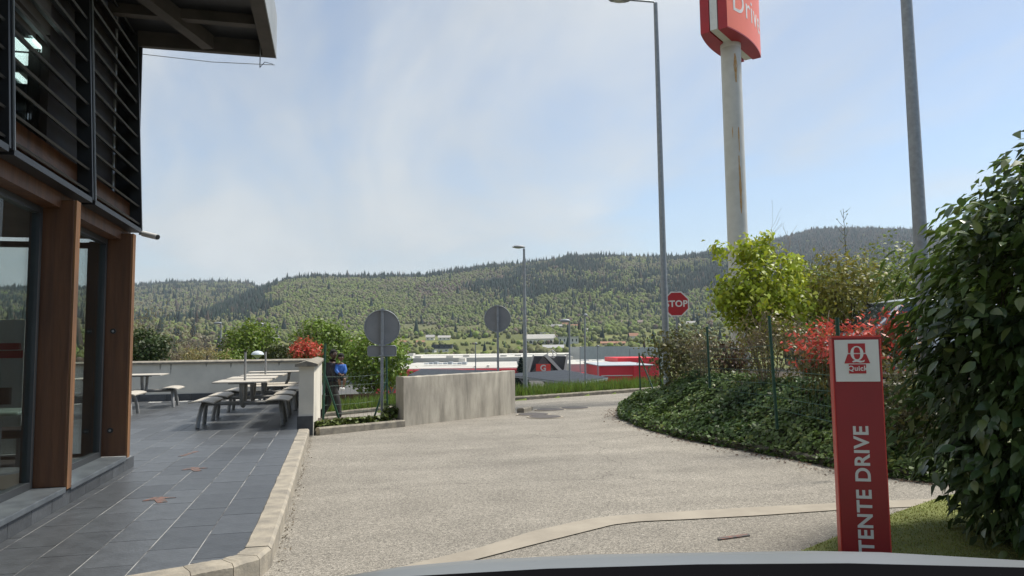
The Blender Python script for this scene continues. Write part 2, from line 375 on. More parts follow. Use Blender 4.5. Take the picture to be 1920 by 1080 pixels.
def ribbon(name, left, right, z, m, label, sub=8, thick=0.):
    """thin sheet between two polylines lying on the road"""
    def rs(p):
        p = np.array(p, float); s = np.r_[0, np.cumsum(np.linalg.norm(np.diff(p, axis=0), axis=1))]; t = np.linspace(0, s[-1], sub*len(p))
        return np.stack([np.interp(t, s, p[:, 0]), np.interp(t, s, p[:, 1])], -1)
    a, b = rs(left), rs(right); n = min(len(a), len(b)); a, b = a[:n], b[:n]
    V = np.concatenate([np.c_[a, roadz(a[:, 0], a[:, 1])+z], np.c_[b, roadz(b[:, 0], b[:, 1])+z]])
    F = [(i, n+i, n+i+1, i+1) for i in range(n-1)]
    o = link(name, rawmesh(name, V, F), m); tag(o, label, kind='structure'); return o
gp = lambda L_: [tuple(G(x, y)[:2]) for x, y in L_]
ribbon('drainage_strip', gp([(690, 1079), (760, 1062), (900, 1028), (1000, 997), (1100, 975), (1145, 969), (1250, 962), (1400, 953), (1580, 944), (1900, 930)]),
       gp([(830, 1079), (880, 1054), (960, 1033), (1050, 1010), (1150, 985), (1200, 979), (1290, 975), (1420, 968), (1580, 957), (1900, 944)]), .007, M['strip'], 'pale concrete drainage strip crossing the exit lane')
# artificial turf apron under the totem
def turf():
    p = gp([(1440, 1079), (1500, 1040), (1590, 1003), (1680, 966), (1760, 938), (1900, 905)]); e = [(6.4, 2.0), (2.2, 1.8)]
    mb = MB(); poly = p+e; mb.prism(poly, t0=0.006, t1=.022, fn=lambda u, v, t: (u, v, t)); o = mb.build('turf_apron', M['turf']); tag(o, 'patch of artificial turf around the totem and bush', kind='structure')
turf()

# ------------------------------------------------------------------ kerbs
def kerb(name, path, w, top, m, label, seg=1.0, depth=.25, zf=roadz, jit=.012, nodes=False):
    root = empty(name, (path[0][0], path[0][1], 0)); tag(root, label, kind='structure')
    p = np.array(path, float); s = np.r_[0, np.cumsum(np.linalg.norm(np.diff(p, axis=0), axis=1))]
    n = max(1, int(round(s[-1]/seg))); t = np.linspace(0, s[-1], n+1)
    P = np.stack([np.interp(t, s, p[:, 0]), np.interp(t, s, p[:, 1])], -1)
    if nodes: P = p; n = len(p)-1
    off = []
    for i in range(n+1):
        d = P[min(i+1, n)]-P[max(i-1, 0)]; d /= np.linalg.norm(d); off.append(np.array([-d[1], d[0]]))
    for i in range(n):
        mb = MB(); g = .002; k = 8; V = []
        for j in range(k+1):
            f = j/k; q = P[i]*(1-f)+P[i+1]*f; dd = P[i+1]-P[i]; L_ = np.linalg.norm(dd); dd /= L_
            if j == 0: q = q+dd*g
            if j == k: q = q-dd*g
            o_ = off[i]*(1-f)+off[i+1]*f; z = float(zf(q[0], q[1])); tt = top+random.uniform(-jit, jit)*.25
            for a, b in ((-w/2, -depth), (-w/2, tt-.02), (-w/2+.02, tt), (w/2-.025, tt), (w/2, tt-.03), (w/2, -depth)):
                e = random.uniform(-jit, jit)*.35 if a > w/2-.03 and b > 0 else 0
                V.append((q[0]+o_[0]*(a+e), q[1]+o_[1]*(a+e), z+b))
        F = []
        for j in range(k):
            for c in range(5): F.append((j*6+c, (j+1)*6+c, (j+1)*6+c+1, j*6+c+1))
        F += [tuple(range(6)), tuple(range(k*6, k*6+6))[::-1]]
        mb.add(V, F); mb.build('kerb_stone', m, root)
    return root
kc = G(505, 1050, .12)
kerb('terrace_kerb', [(-2.3, 3.95), (-1.5, 4.3), (-.80, 4.62), (-.60, 4.72), (-.50, 4.82), (-.46, 5.0), (-.45, 6.3), (-.45, 7.7), (-.45, 9.2), (-.45, 10.7), (-.45, 12.2)], .18, .132, M['concrete'], 'worn pale concrete kerb along the edge of the slate terrace', nodes=True)
kerb('bed_kerb', [(-.24, 12.42), (.45, 12.84), (1.2, 13.28)], .13, .12, M['cap'], 'short stone kerb before the ivy bed', .8)
kerb('far_kerb', [(x, float(yk(x))) for x in np.linspace(-9, 20, 40)][::-1], .15, .11, M['cap'], 'low kerb along the far side of the road', 1.0)
kerb('island_kerb', [(5.75, 14.3), (5.35, 13.2), (5.1, 11.6), (5.05, 9.95), (5.25, 8.6), (5.4, 7.6), (5.45, 6.8), (5.7, 6.15), (6.6, 5.6)], .14, .09, M['mossy'], 'mossy kerb at the foot of the ivy bank', .9)
kerb('wall_end_kerb', [(3.95, 15.75), (4.35, 16.5)], .16, .10, M['cap'], 'short kerb stub at the end of the concrete wall', .8)

# ------------------------------------------------------------------ terrace with slate tiles
TZ = .12
def terrace():
    mb = MB(); P = [(-.50, 5.0), (-.50, 20.6), (-14, 20.6), (-14, 2.6), (-4.6, 2.6), (-2.3, 4.0), (-1.5, 4.34), (-.80, 4.66), (-.6, 4.76)]
    mb.prism(P, t0=-.2, t1=TZ-.0022, fn=lambda u, v, t: (u, v, t))
    root = mb.build('terrace', M['grout']); tag(root, 'slate tiled terrace beside the restaurant', kind='structure')
    W, Lg, g = .305, .61, .0032
    proto = MB().box(-W/2+g, W/2-g, -Lg/2+g, Lg/2-g, -.02, 0).mesh('tile'); proto.materials.append(M['tile'])
    half = {}
    cands = []; rest = MB()
    def inside(x, y):
        return True
    k = 0; x1 = -.81
    for c in range(-1, 28):
        xl, xr = -.81-.305*c-.305, -.81-.305*c
        if c == -1: xl, xr = -.81, -.52
        y0 = 2.7+(.305 if c % 2 else 0)+random.uniform(-.02, .02)
        for j in range(31):
            ya, yb = y0+j*Lg, y0+(j+1)*Lg
            if yb > 20.56: continue
            xc, yc = (xl+xr)/2, (ya+yb)/2
            lo = 4.76 if xc > -.7 else 4.62-(-.80-xc)*.457
            if ya < max(lo, 2.7): 
                ya = max(lo, 2.7)
                if yb-ya < .08: continue
                yc = (ya+yb)/2
            if yc < 8.9 and xc < -2.2: continue
            vis = xc > -2.35*yc/8.9-.1
            cands.append((xl, xr, ya, yb, vis))
    n = 0
    cands.sort(key=lambda q: (not q[4], q[2]))
    for xl, xr, ya, yb, vis in cands:
        dz = random.uniform(-.0005, .0005)
        if n < 298 and vis:
            key = (round(xr-xl, 3), round(yb-ya, 2))
            if key not in half:
                me = MB().box(-key[0]/2+g, key[0]/2-g, -key[1]/2+g, key[1]/2-g, -.02, 0).mesh('tile'); me.materials.append(M['tile']); half[key] = me
            o = link('tile', half[key], None, root); o.location = ((xl+xr)/2, (ya+yb)/2, TZ+dz); n += 1
        else: rest.box(xl+g, xr-g, ya+g, yb-g, TZ-.02, TZ+dz)
    o = rest.build('tile_field', M['tile'], root); tag(o, kind='stuff')
    # worn orange arrows sprayed on the tiles
    for (x, y, w, l, rz) in ((-1.41, 6.86, .13, .3, .35), (-1.41, 8.5, .13, .3, .35), (-1.70, 9.8, .05, .45, -.25)):
        mb = MB(); pts = [(-w*.3, -l/2), (w*.3, -l/2), (w*.32, l*.05), (w, 0), (0, l/2), (-w, .02), (-w*.3, l*.04)]
        if w < .1: pts = [(-w/2, -l/2), (w/2, -l/2+.03), (w/2, l/2), (-w/2, l/2-.05)]
        c, s_ = math.cos(rz), math.sin(rz)
        mb.prism(pts, t0=TZ-.003, t1=TZ+.004, fn=lambda u, v, t: (x+u*c-v*s_, y+u*s_+v*c, t)); mb.build('painted_arrow', M['orange_paint'], root)
terrace()
mbp = MB(); g0 = G(1375, 1008); mbp.prism([(-.14, -.03), (.13, -.02), (.15, .025), (-.12, .02)], t0=-.002, t1=.009, fn=lambda u, v, t: (g0[0]+u, g0[1]+v+u*.12, t))
tag(mbp.build('painted_road_mark', M['orange_paint']), 'faded orange paint dash on the road before the totem', kind='structure')

# ------------------------------------------------------------------ white boundary wall of the terrace
def cap_profile(): return
wr = empty('boundary_wall', (-4, 20.7, TZ), 'off-white rendered terrace wall with weathered concrete coping', 'wall')
MB().box(-14, -.30, 20.6, 20.82, -.6, 1.06).build('wall_run', M['render'], wr)
MB().box(-.53, -.30, 12.3, 20.597, -.6, 1.10).build('wall_return', M['render'], wr)
for i in range(9):
    x1 = -.26-i*1.55; mb = MB(); mb.prism([(20.54, 1.06), (20.88, 1.06), (20.88, 1.10), (20.71, 1.14), (20.54, 1.10)], t0=x1-1.545, t1=x1, fn=lambda u, v, t: (t, u, v+random.uniform(0, .004))); mb.build('coping_stone', M['cap'], wr)
for i in range(6):
    y0 = 12.22+i*1.385; mb = MB(); mb.prism([(-.59, 1.10), (-.24, 1.10), (-.24, 1.14), (-.415, 1.19), (-.59, 1.14)], t0=y0, t1=y0+1.38, fn=lambda u, v, t: (u, t, v)); mb.build('coping_stone', M['cap'], wr)
for i in range(22):
    x1 = -.56-i*.6; MB().box(x1-.594, x1, 20.575, 20.599, TZ+.001, TZ+.17).build('plinth_tile', M['tile'], wr)
MB().box(-.531-.02, -.31, 12.275, 12.299, TZ-.1, TZ+.20).build('plinth_tile', M['tile'], wr)
for i in range(13):
    y0 = 12.31+i*.62; MB().box(-.553, -.531, y0, y0+.614, TZ+.001, TZ+.17).build('plinth_tile', M['tile'], wr)
# rain streak stains under the coping
for i, (x, l) in enumerate(((-4.05, .28), (-4.3, .16), (-3.2, .1), (-2.6, .14), (-5.2, .2), (-1.4, .1))):
    mb = MB(); mb.prism([(-.02, 0), (.03, 0), (.02, -l*.5), (.0, -l), (-.012, -l*.6)], t0=20.596, t1=20.6, fn=lambda u, v, t: (x+u, t, 1.055+v)); mb.build('rain_stain', mat('stain%d' % i, (.27, .25, .2), (.4, .38, .32), 20, .9), wr)

# ------------------------------------------------------------------ low concrete wall
def concrete_wall():
    m = mat('streaked_concrete', (.43, .395, .325), (.15, .135, .11), 4, .9, .4, 45, stretch=(1, 1, .2), lo=.40, hi=.74, detail=10)
    t = m.node_tree; L = t.links.new; p = t.nodes['Principled BSDF']; src = p.inputs['Base Color'].links[0].from_socket
    n = N(t, 'ShaderNodeTexNoise'); n.inputs['Scale'].default_value = 1.3; n.inputs['Detail'].default_value = 8; tc = N(t, 'ShaderNodeTexCoord'); L(tc.outputs['Object'], n.inputs['Vector'])
    mr = N(t, 'ShaderNodeMapRange'); L(n.outputs[0], mr.inputs[0]); mr.inputs[1].default_value = .3; mr.inputs[2].default_value = .7; mr.inputs[3].default_value = .72; mr.inputs[4].default_value = 1.18
    vm = N(t, 'ShaderNodeVectorMath', operation='SCALE'); L(src, vm.inputs[0]); L(mr.outputs[0], vm.inputs['Scale']); L(vm.outputs[0], p.inputs['Base Color'])
    P = np.array([(1.21, 13.27), (1.9, 13.83), (2.6, 14.42), (3.2, 14.98), (3.6, 15.42), (3.86, 15.85)]); n_ = len(P); mb = MB(); V = []
    s = np.linspace(0, n_-1, 40); Q = np.stack([np.interp(s, range(n_), P[:, 0]), np.interp(s, range(n_), P[:, 1])], -1)
    for i, q in enumerate(Q):
        d = Q[min(i+1, 39)]-Q[max(i-1, 0)]; d /= np.linalg.norm(d); nn = np.array([-d[1], d[0]])*.2; top = .87+random.uniform(-.004, .004); e = random.uniform(-.004, .004)
        V += [(q[0], q[1], -.3), (q[0]+e, q[1], top-.012), (q[0]+.05*nn[0], q[1]+.05*nn[1], top), (q[0]+nn[0]*.95, q[1]+nn[1]*.95, top), (q[0]+nn[0], q[1]+nn[1], top-.012), (q[0]+nn[0], q[1]+nn[1], -.3)]
    F = [(i*6+c, (i+1)*6+c, (i+1)*6+c+1, i*6+c+1) for i in range(39) for c in range(5)]+[tuple(range(6)), tuple(range(39*6, 40*6))[::-1]]
    mb.add(V, F); o = mb.build('concrete_wall', m); tag(o, 'low grey concrete wall streaked with dark stains beside the exit lane', 'wall')
concrete_wall()

# ------------------------------------------------------------------ restaurant building
BX, GX = -2.10, -2.36           # outer line of the fins; glass line
BY = 8.92                       # far corner
def building():
    root = empty('restaurant_building', (BX, 7.0, TZ), 'dark restaurant front with brown timber fins, glass and black louvre screens', 'building')
    # plinth and sills
    MB().box(-7.4, BX-.03, -3, BY+.02, -.2, .235).build('plinth', M['grout'], root)
    for i in range(20):
        y1 = BY+.03-i*.405
        if y1 < 2: break
        MB().box(BX-.03, BX-.008, y1-.4, y1, TZ+.001, .235).build('plinth_tile', M['tile'], root)
    for i in range(8): MB().box(BX-.03-i*.405-.4, BX-.03-i*.405, BY+.021, BY+.04, TZ+.001, .235).build('plinth_tile', M['tile'], root)
    fins = [3.20, 4.98, 6.76, 8.56]
    for i in range(4):
        a = fins[i-1]+.115 if i else 1.5; b = fins[i]-.005
        MB().box(GX-.04, BX+.015, a, b, .236, .28).build('window_sill', M['sill'], root, bevel=.006)
        y0, y1 = a, b
        fr = MB(); w = .055
        fr.box(GX-.03, GX+.03, y0, y0+w, .281, 2.55).box(GX-.03, GX+.03, y1-w, y1, .281, 2.55).box(GX-.03, GX+.03, y0+w, y1-w, .281, .281+w).box(GX-.03, GX+.03, y0+w, y1-w, 2.55-w, 2.55)
        f = fr.build('window_frame', M['alu'], root)
        MB().box(GX-.006, GX+.006, y0+w, y1-w, .281+w, 2.55-w).build('window_pane', M['glass'], f)
    for k, y in enumerate(fins):
        f = MB().box(GX+.01-.08, BX, y, y+.11, .281 if k < 5 else TZ, 2.62).build('timber_fin', M['wood'], root, bevel=.006)
        MB().box(BX+.001, BX+.016, y+.003, y+.107, .26, 2.62).build('fin_edge', M['wood_edge'], f)
    # round bolt recesses in the last fin
    for x, z in ((-2.25, 1.58), (-2.25, .55)):
        mb = MB(); mb.tube([(x, 8.545, z), (x, 8.565, z)], .028, 14); b = mb.build('bolt_recess', M['black'], root)
        MB().tube([(x, 8.541, z), (x, 8.55, z)], .012, 8).build('bolt', M['rim'], b)
    # spandrel band and soffit under the louvres
    MB().box(GX-.1, BX-.10, -3, BY, 2.552, 3.0).build('timber_spandrel', M['wood'], root)
    # far end glazing of the ground floor
    fe = MB(); w = .06
    for x in (-2.60, -4.2, -5.8, -7.38): fe.box(x, x+w, BY-.09, BY-.03, .236, 2.55)
    fe.box(-7.38, -2.54, BY-.09, BY-.03, 2.49, 2.55).box(-7.38, -2.54, BY-.09, BY-.03, .236, .29)
    fo = fe.build('end_window_frame', M['alu'], root)
    for x in (-2.54, -4.14, -5.74): MB().box(x-1.6+.06, x, BY-.066, BY-.056, .29, 2.49).build('window_pane', M['glass'], fo)
    # room behind the glass
    MB().box(-7.5, -7.4, -3, BY, .2, 5.6).build('back_wall', M['room'], root)
    MB().box(-7.4, GX-.05, -3, BY-.1, .236, .262).build('room_floor', M['roomfloor'], root)
    MB().box(-7.4, GX-.11, -3, BY-.02, 2.6, 2.85).build('floor_slab', M['room'], root)
    MB().box(-7.4, -2.3, -3.1, -3, -.1, 5.6).build('rear_wall', M['room'], root)
    # upper storey
    MB().box(-7.4, -2.47, -3, BY, 3.95, 4.05).build('upper_ceiling', M['room'], root)
    MB().box(-2.52, -2.36, -3, 5.35, 4.051, 5.5).build('upper_wall', M['room'], root)
    MB().box(-2.52, -2.36, 6.85, BY-.004, 3.001, 5.5).build('upper_wall', M['shadewood'], root)
    MB().box(-2.56, GX-.04, 8.74, BY-.1, .24, 2.55).build('corner_post', M['alu'], root)
    MB().box(-2.52, -2.36, 5.351, 6.849, 4.051, 5.5).build('upper_wall', M['room'], root)
    MB().box(-7.4, -2.521, BY-.12, BY-.004, 2.851, 5.5).build('upper_end_wall', M['room'], root)
    MB().box(-2.43, -2.42, -3, 6.85, 3.0, 3.95).build('upper_window_pane', M['glass'], root)
    for p in fins[:2]: MB().box(-2.5, -2.34, p, p+.15, 3.001, 3.95).build('upper_post', M['wood'], root)
    lamp = mat('ceiling_lamp', (.8, .9, .88), emit=(.75, .95, .92), estr=.9)
    for (x0, x1, y) in ((12, 72, 85), (28, 70, 113), (33, 44, 148), (62, 72, 148), (58, 70, 212)):
        a = G(x0, y, 3.93); b = G(x1, y, 3.93)
        MB().box(a[0], b[0], (a[1]+b[1])/2-.12, (a[1]+b[1])/2+.12, 3.925, 3.949).build('ceiling_lamp', lamp, root)
    MB().box(-7.6, -2.2, -3.2, BY, 5.5, 5.62).build('roof_slab', M['dark_steel'], root)
    # louvre screens, tilted slightly inwards at the top
    bays = [1.98, 3.70, 5.43, 7.16, 8.89]; zb, zt, lean = 2.70, 5.5, .045
    xo = lambda z: BX+.02-(z-zb)*lean
    for i in range(len(bays)-1):
        y0, y1 = bays[i], bays[i+1]
        if y1 < 3: continue
        pan = MB()
        for y in (y0+.012, y1-.042):
            pan.obox(((xo(zb)+xo(zt))/2-.05, y+.015, (zb+zt)/2), ((xo(zt)-xo(zb))/2, 0, (zt-zb)/2), (0, .015, 0), (.06, 0, 0))
        pan.box(xo(zb)-.11, xo(zb)+.008, y0+.043, y1-.043, zb-.03, zb+.015)
        po = pan.build('louvre_frame', M['dark_steel'], root)
        ns = 14
        for k in range(ns):
            z = zb+.10+k*.196; x = xo(z)-.055; mb = MB()
            t = R(-36); ax = np.array([math.cos(t)*.058, 0, math.sin(t)*.058]); nn = np.array([-math.sin(t), 0, math.cos(t)])*.009
            mb.obox((x, (y0+y1)/2, z), ax, (0, (y1-y0)/2-.044, 0), nn); mb.build('slat', M['slat_steel'], po)
        # bright aluminium edge trims of each screen
        MB().obox(((xo(zb)+xo(zt))/2+.016, y0+.03, (zb+zt)/2), ((xo(zt)-xo(zb))/2, 0, (zt-zb)/2), (0, .004, 0), (.004, 0, 0)).build('edge_trim', M['grey_steel'], po)
    MB().box(-2.36, BX-.03, BY-.03, BY-.005, 2.71, 5.5).build('screen_end_plate', M['dark_steel'], root)
    # drain rod behind the last screen
    MB().tube([(-2.24, 8.35, 2.63), (-2.26, 8.35, 5.4)], .014, 8).build('downpipe', M['galv'], root)
    # canopy: projecting dark roof with edge beams
    cx0, cx1, cz, cy0 = -2.19, -.68, 4.80, -2
    MB().box(cx0-.1, cx1-.16, cy0, BY-.08, cz+.17, cz+.22).build('canopy_deck', M['dark_steel'], root)
    MB().box(cx1-.15, cx1-.012, cy0, BY, cz, cz+.3).build('canopy_edge_beam', M['beam'], root)
    MB().box(cx1-.01, cx1, cy0, BY+.005, cz-.005, cz+.52).build('canopy_fascia', M['grey_steel'], root)
    MB().box(cx0-.1, cx1-.152, BY-.07, BY, cz, cz+.3).build('canopy_end_beam', M['beam'], root)
    for y in (8.2, 7.0, 5.6, 4.2):
        MB().box(cx0-.1, cx1-.152, y-.05, y+.05, cz+.06, cz+.168).build('canopy_joist', M['beam'], root)
    mb = MB(); mb.bar((-2.05, 7.1, cz+.08), (-1.42, 8.8, cz+.08), .13, .16); mb.build('canopy_brace', M['beam'], root)
    # awning cord and hanging wire at the canopy corner
    MB().tube([(-2.18, BY+.02, cz-.06), (-1.4, BY+.03, cz-.09), (-.70, BY+.03, cz-.07)], .004, 6).build('cord', M['grey_steel'], root)
    MB().tube([(-.84, 8.7, cz+.25), (-.845, 8.72, cz-.2)], .006, 6).build('cord', M['galv'], root)
    MB().tube([(-.845, 8.72, cz-.2), (-.80, 8.8, cz-.1), (-.72, 8.93, cz-.07)], .004, 6).build('cord', M['black'], root)
    return root
building()
# security camera at the corner
def cctv():
    r = empty('security_camera', (-2.1, BY, 2.69), 'small grey security camera fixed under the louvre corner', 'camera')
    MB().box(-2.115, -2.085, BY-.01, BY+.02, 2.66, 2.72).build('mount', M['grey_steel'], r)
    d = np.array([.17, -.10, -.05]); a = np.array([-2.075, BY+.0, 2.675])
    MB().tube([a, a+d], .032, 12).build('housing', M['white'], r, bevel=.004)
    MB().tube([a+d*1.0, a+d*1.06], .027, 12).build('lens', M['black'], r)
cctv()
# things inside the window
def indoor():
    c = D(20, 780, 6.9); t = empty('cafe_table', (c[0], c[1], .26), 'pale green cafe table behind the left window', 'table')
    MB().box(c[0]-.35, c[0]+.17, c[1]-.3, c[1]+.3, .80, .835).build('table_top', mat('mint', (.35, .45, .38), rough=.35), t, bevel=.015)
    MB().tube([(c[0]-.1, c[1], .28), (c[0]-.1, c[1], .80)], .03, 10).build('pedestal', M['galv'], t)
    MB().tube([(c[0]-.1, c[1], .262), (c[0]-.1, c[1], .28)], .22, 20).build('base', M['galv'], t)
    c = D(20, 690, 7.9); p = empty('poster_stand', (c[0], c[1], .26), 'white roll-up poster stand with red text block inside the window', 'poster stand')
    x0, x1, y = c[0]-.28, c[0]+.12, c[1]
    MB().box(x0, x1, y, y+.012, .30, 1.72).build('banner', mat('banner', (.62, .63, .6), (.55, .56, .54), 3, .6), p)
    MB().box(x0-.02, x1+.02, y-.08, y+.1, .262, .30).build('base', M['galv'], p)
    MB().box(x0+.09, x1-.03, y-.003, y-.001, 1.40, 1.47).build('red_text_block', M['red'], p)
    MB().box(x0+.07, x1-.01, y-.003, y-.001, 1.31, 1.39).build('red_text_block', M['red'], p)
    MB().box(x0+.04, x0+.16, y-.003, y-.001, 1.55, 1.7).build('logo_block', M['red'], p)
    MB().box(x0+.17, x0+.30, y-.003, y-.001, .82, 1.0).build('printed_cup', mat('print_brown', (.07, .04, .035)), p)
    MB().box(x0+.15, x0+.19, y-.003, y-.001, 1.001, 1.16).build('printed_straw', mat('print_grey', (.35, .38, .4)), p)
    # dark bench seat
    c = D(15, 855, 7.2); b = empty('cafe_bench', (c[0], c[1], .26), 'dark low cafe bench behind the left window', 'bench')
    MB().box(c[0]-.5, c[0]+.2, c[1]-.2, c[1]+.25, .55, .63).build('seat', mat('seat_brown', (.06, .04, .03)), b, bevel=.02)
    for dx in (-.42, .1):
        MB().box(c[0]+dx, c[0]+dx+.06, c[1]-.1, c[1]+.15, .262, .55).build('leg', M['tubegrey'], b)
indoor()

# ------------------------------------------------------------------ picnic tables
def picnic():
    t = empty('picnic_table')
    def board(x0, x1, y0, y1, z, th, dip=0.):
        mb = MB(); n = 8; V = []; 
        for i in range(n+1):
            x = x0+(x1-x0)*i/n; f = (i/n-.5)*2; zz = z-dip*abs(f)**2.5
            V += [(x, y0+.03*abs(f)**4, zz-th), (x, y1-.03*abs(f)**4, zz-th), (x, y1-.03*abs(f)**4, zz), (x, y0+.03*abs(f)**4, zz)]
        F = [(i*4+c, (i+1)*4+c, (i+1)*4+(c+1) % 4, i*4+(c+1) % 4) for i in range(n) for c in range(4)]+[(0, 1, 2, 3), (n*4+3, n*4+2, n*4+1, n*4)]
        return mb.add(V, F)
    board(-.42, .42, -.62, .62, .745, .022).build('table_top', M['tabletop'], t, local=True)
    for y in (-.32, .32): MB().box(-.2, .2, y-.04, y+.04, .70, .7225).build('top_bracket', M['dark_steel'], t, local=True)
    u = [(0, -.31, .70), (0, -.29, .55), (0, -.22, .41), (0, -.1, .335), (0, 0, .32), (0, .1, .335), (0, .22, .41), (0, .29, .55), (0, .31, .70)]
    MB().tube(u, .034, 10).build('pedestal', M['tubegrey'], t, local=True)
    MB().tube([(-.62, 0, .37), (.62, 0, .37)], .032, 10).build('cross_beam', M['tubegrey'], t, local=True)
    for s in (-1, 1):
        board(.58*s-.19, .58*s+.19, -.58, .58, .455, .02, .03).build('bench_board', M['tabletop'], t, local=True)
        a = [(.60*s+.06*s, -.33, 0), (.60*s+.045*s, -.30, .16), (.60*s+.02*s, -.22, .32), (.60*s, -.1, .41), (.60*s, 0, .425), (.60*s, .1, .41), (.60*s+.02*s, .22, .32), (.60*s+.045*s, .30, .16), (.60*s+.06*s, .33, 0)]
        MB().tube(a, .034, 10).build('leg_arch', M['tubegrey'], t, local=True)
        MB().box(.58*s-.1, .58*s+.1, -.18, .18, .405, .4348).build('seat_bracket', M['dark_steel'], t, local=True)
    return t
pt = picnic(); spots = [(-1.47, 13.3, 0., 'picnic table nearest the white pillar with a thin parasol pole'), (-1.47, 14.86, 0.02, 'second picnic table of the row behind the front one'),
    (-1.42, 16.6, -.02, 'third picnic table of the row with a parasol pole in it'), (-1.35, 18.9, math.pi/2, 'crosswise picnic table at the back of the row by the wall'),
    (-4.16, 18.4, 0.05, 'picnic table by the terrace wall next to the timber fin'), (-4.52, 16.3, 0.03, 'picnic table mostly hidden behind the timber fin corner')]
for i, (x, y, rz, lb) in enumerate(spots):
    o = pt if i == 0 else copy_tree(pt); o.location = (x, y, TZ); o.rotation_euler = (0, 0, rz); tag(o, lb, 'picnic table', 'picnic tables on the terrace')
for (x, y, lb) in ((-1.45, 13.3, 'thin grey parasol pole standing in the front picnic table'), (-1.40, 16.6, 'thin grey parasol pole standing in the third picnic table')):
    p = empty('parasol_pole', (x, y, TZ), lb, 'pole', 'bare parasol poles')
    MB().tube([(0, 0, .74), (0, 0, 1.22)], .02, 10).build('pole', M['tubegrey'], p, local=True); MB().tube([(0, 0, 1.22), (0, 0, 1.235)], .023, 10).build('pole_cap', M['black'], p, local=True)

# ------------------------------------------------------------------ lettering
def text_mesh(txt, size, bold=0., extr=.002, space=1.):
    c = bpy.data.curves.new('lettering', 'FONT'); c.body = txt; c.size = size; c.align_x = 'CENTER'; c.align_y = 'CENTER'; c.extrude = extr; c.offset = bold; c.space_character = space; c.resolution_u = 6
    o = bpy.data.objects.new('t', c); col.objects.link(o); dg = bpy.context.evaluated_depsgraph_get(); me = bpy.data.meshes.new_from_object(o.evaluated_get(dg)); bpy.data.objects.remove(o); return me
def place_text(name, txt, size, mtx, m, parent, bold=0., extr=.002, space=1., fn=None):
    me = text_mesh(txt, size, bold, extr, space); me.materials.clear(); me.materials.append(m)
    if fn:
        for v in me.vertices: v.co = fn(v.co)
    o = link(name, me, None, parent); o.matrix_local = mtx; return o
def frame(origin, ux, uy):           # matrix with local x along ux, y along uy
    ux = np.array(ux, float); ux /= np.linalg.norm(ux); uy = np.array(uy, float); uy -= ux*(uy@ux); uy /= np.linalg.norm(uy); uz = np.cross(ux, uy)
    return Matrix([[ux[i], uy[i], uz[i], origin[i]] for i in range(3)]+[[0, 0, 0, 1]])

# ------------------------------------------------------------------ traffic signs
def round_sign(name, base, height, rad, label, plate=False, face_rz=0., zt=None):
    r = empty(name, base, label, 'road sign', 'round road signs seen from behind')
    c, s = math.cos(face_rz), math.sin(face_rz); T = lambda u, d, z: (u*c-d*s, u*s+d*c, z)   # d>0 away from viewer
    top = height+rad
    MB().obox((0, 0, (top+.02-.3)/2), (.022*1.2*c, .022*1.2*s, 0), (-.035*s, .035*c, 0), (0, 0, (top+.32)/2)).build('post', M['galv'], r, local=True, bevel=.006)
    n = 40; mb = MB(); ring = [(rad*math.cos(2*math.pi*i/n), rad*math.sin(2*math.pi*i/n)) for i in range(n)]
    mb.prism(ring, t0=.05, t1=.062, fn=lambda u, v, t: T(u, t, height+v)); d = mb.build('sign_disc', M['signback'], r, local=True)
    MB().tube([T(rad*math.cos(2*math.pi*i/n), .048, height+rad*math.sin(2*math.pi*i/n)) for i in range(n+1)], .011, 8, False).build('rim', M['galv'], d, local=True)
    for z in (height+rad*.98, height-rad*1.02):
        MB().obox(T(0, .0, z), (.06*c, .06*s, 0), (-.05*s, .05*c, 0), (0, 0, .013)).build('clamp', M['galv'], r, local=True)
    if plate:
        mb = MB(); w, h = .26, .095; q = []
        for cx, cy, a0 in ((w-.04, h-.04, 0), (-w+.04, h-.04, 90), (-w+.04, -h+.04, 180), (w-.04, -h+.04, 270)):
            for k in range(5): a = R(a0+k*22.5); q.append((cx+.04*math.cos(a), cy+.04*math.sin(a)))
        z0 = height-rad-.115
        mb.prism(q, t0=.05, t1=.06, fn=lambda u, v, t: T(u, t, z0+v)); d = mb.build('sub_plate', M['signback'], r, local=True)
        MB().tube([T(u, .048, z0+v) for u, v in q+[q[0]]], .009, 6, False).build('rim', M['galv'], d, local=True)
        MB().obox(T(0, 0, z0-.085), (.055*c, .055*s, 0), (-.05*s, .05*c, 0), (0, 0, .012)).build('clamp', M['galv'], r, local=True)
    return r
p = D(716, 780, 13.7); round_sign('round_road_sign', (p[0], p[1], .0), 1.77, .325, 'back of a round road sign with a small plate below it', True, R(-3))
p = D(934, 700, 18.4); round_sign('round_road_sign', (p[0], p[1], -.1), 2.19, .325, 'back of a round road sign rising behind the concrete wall', False, R(-12))
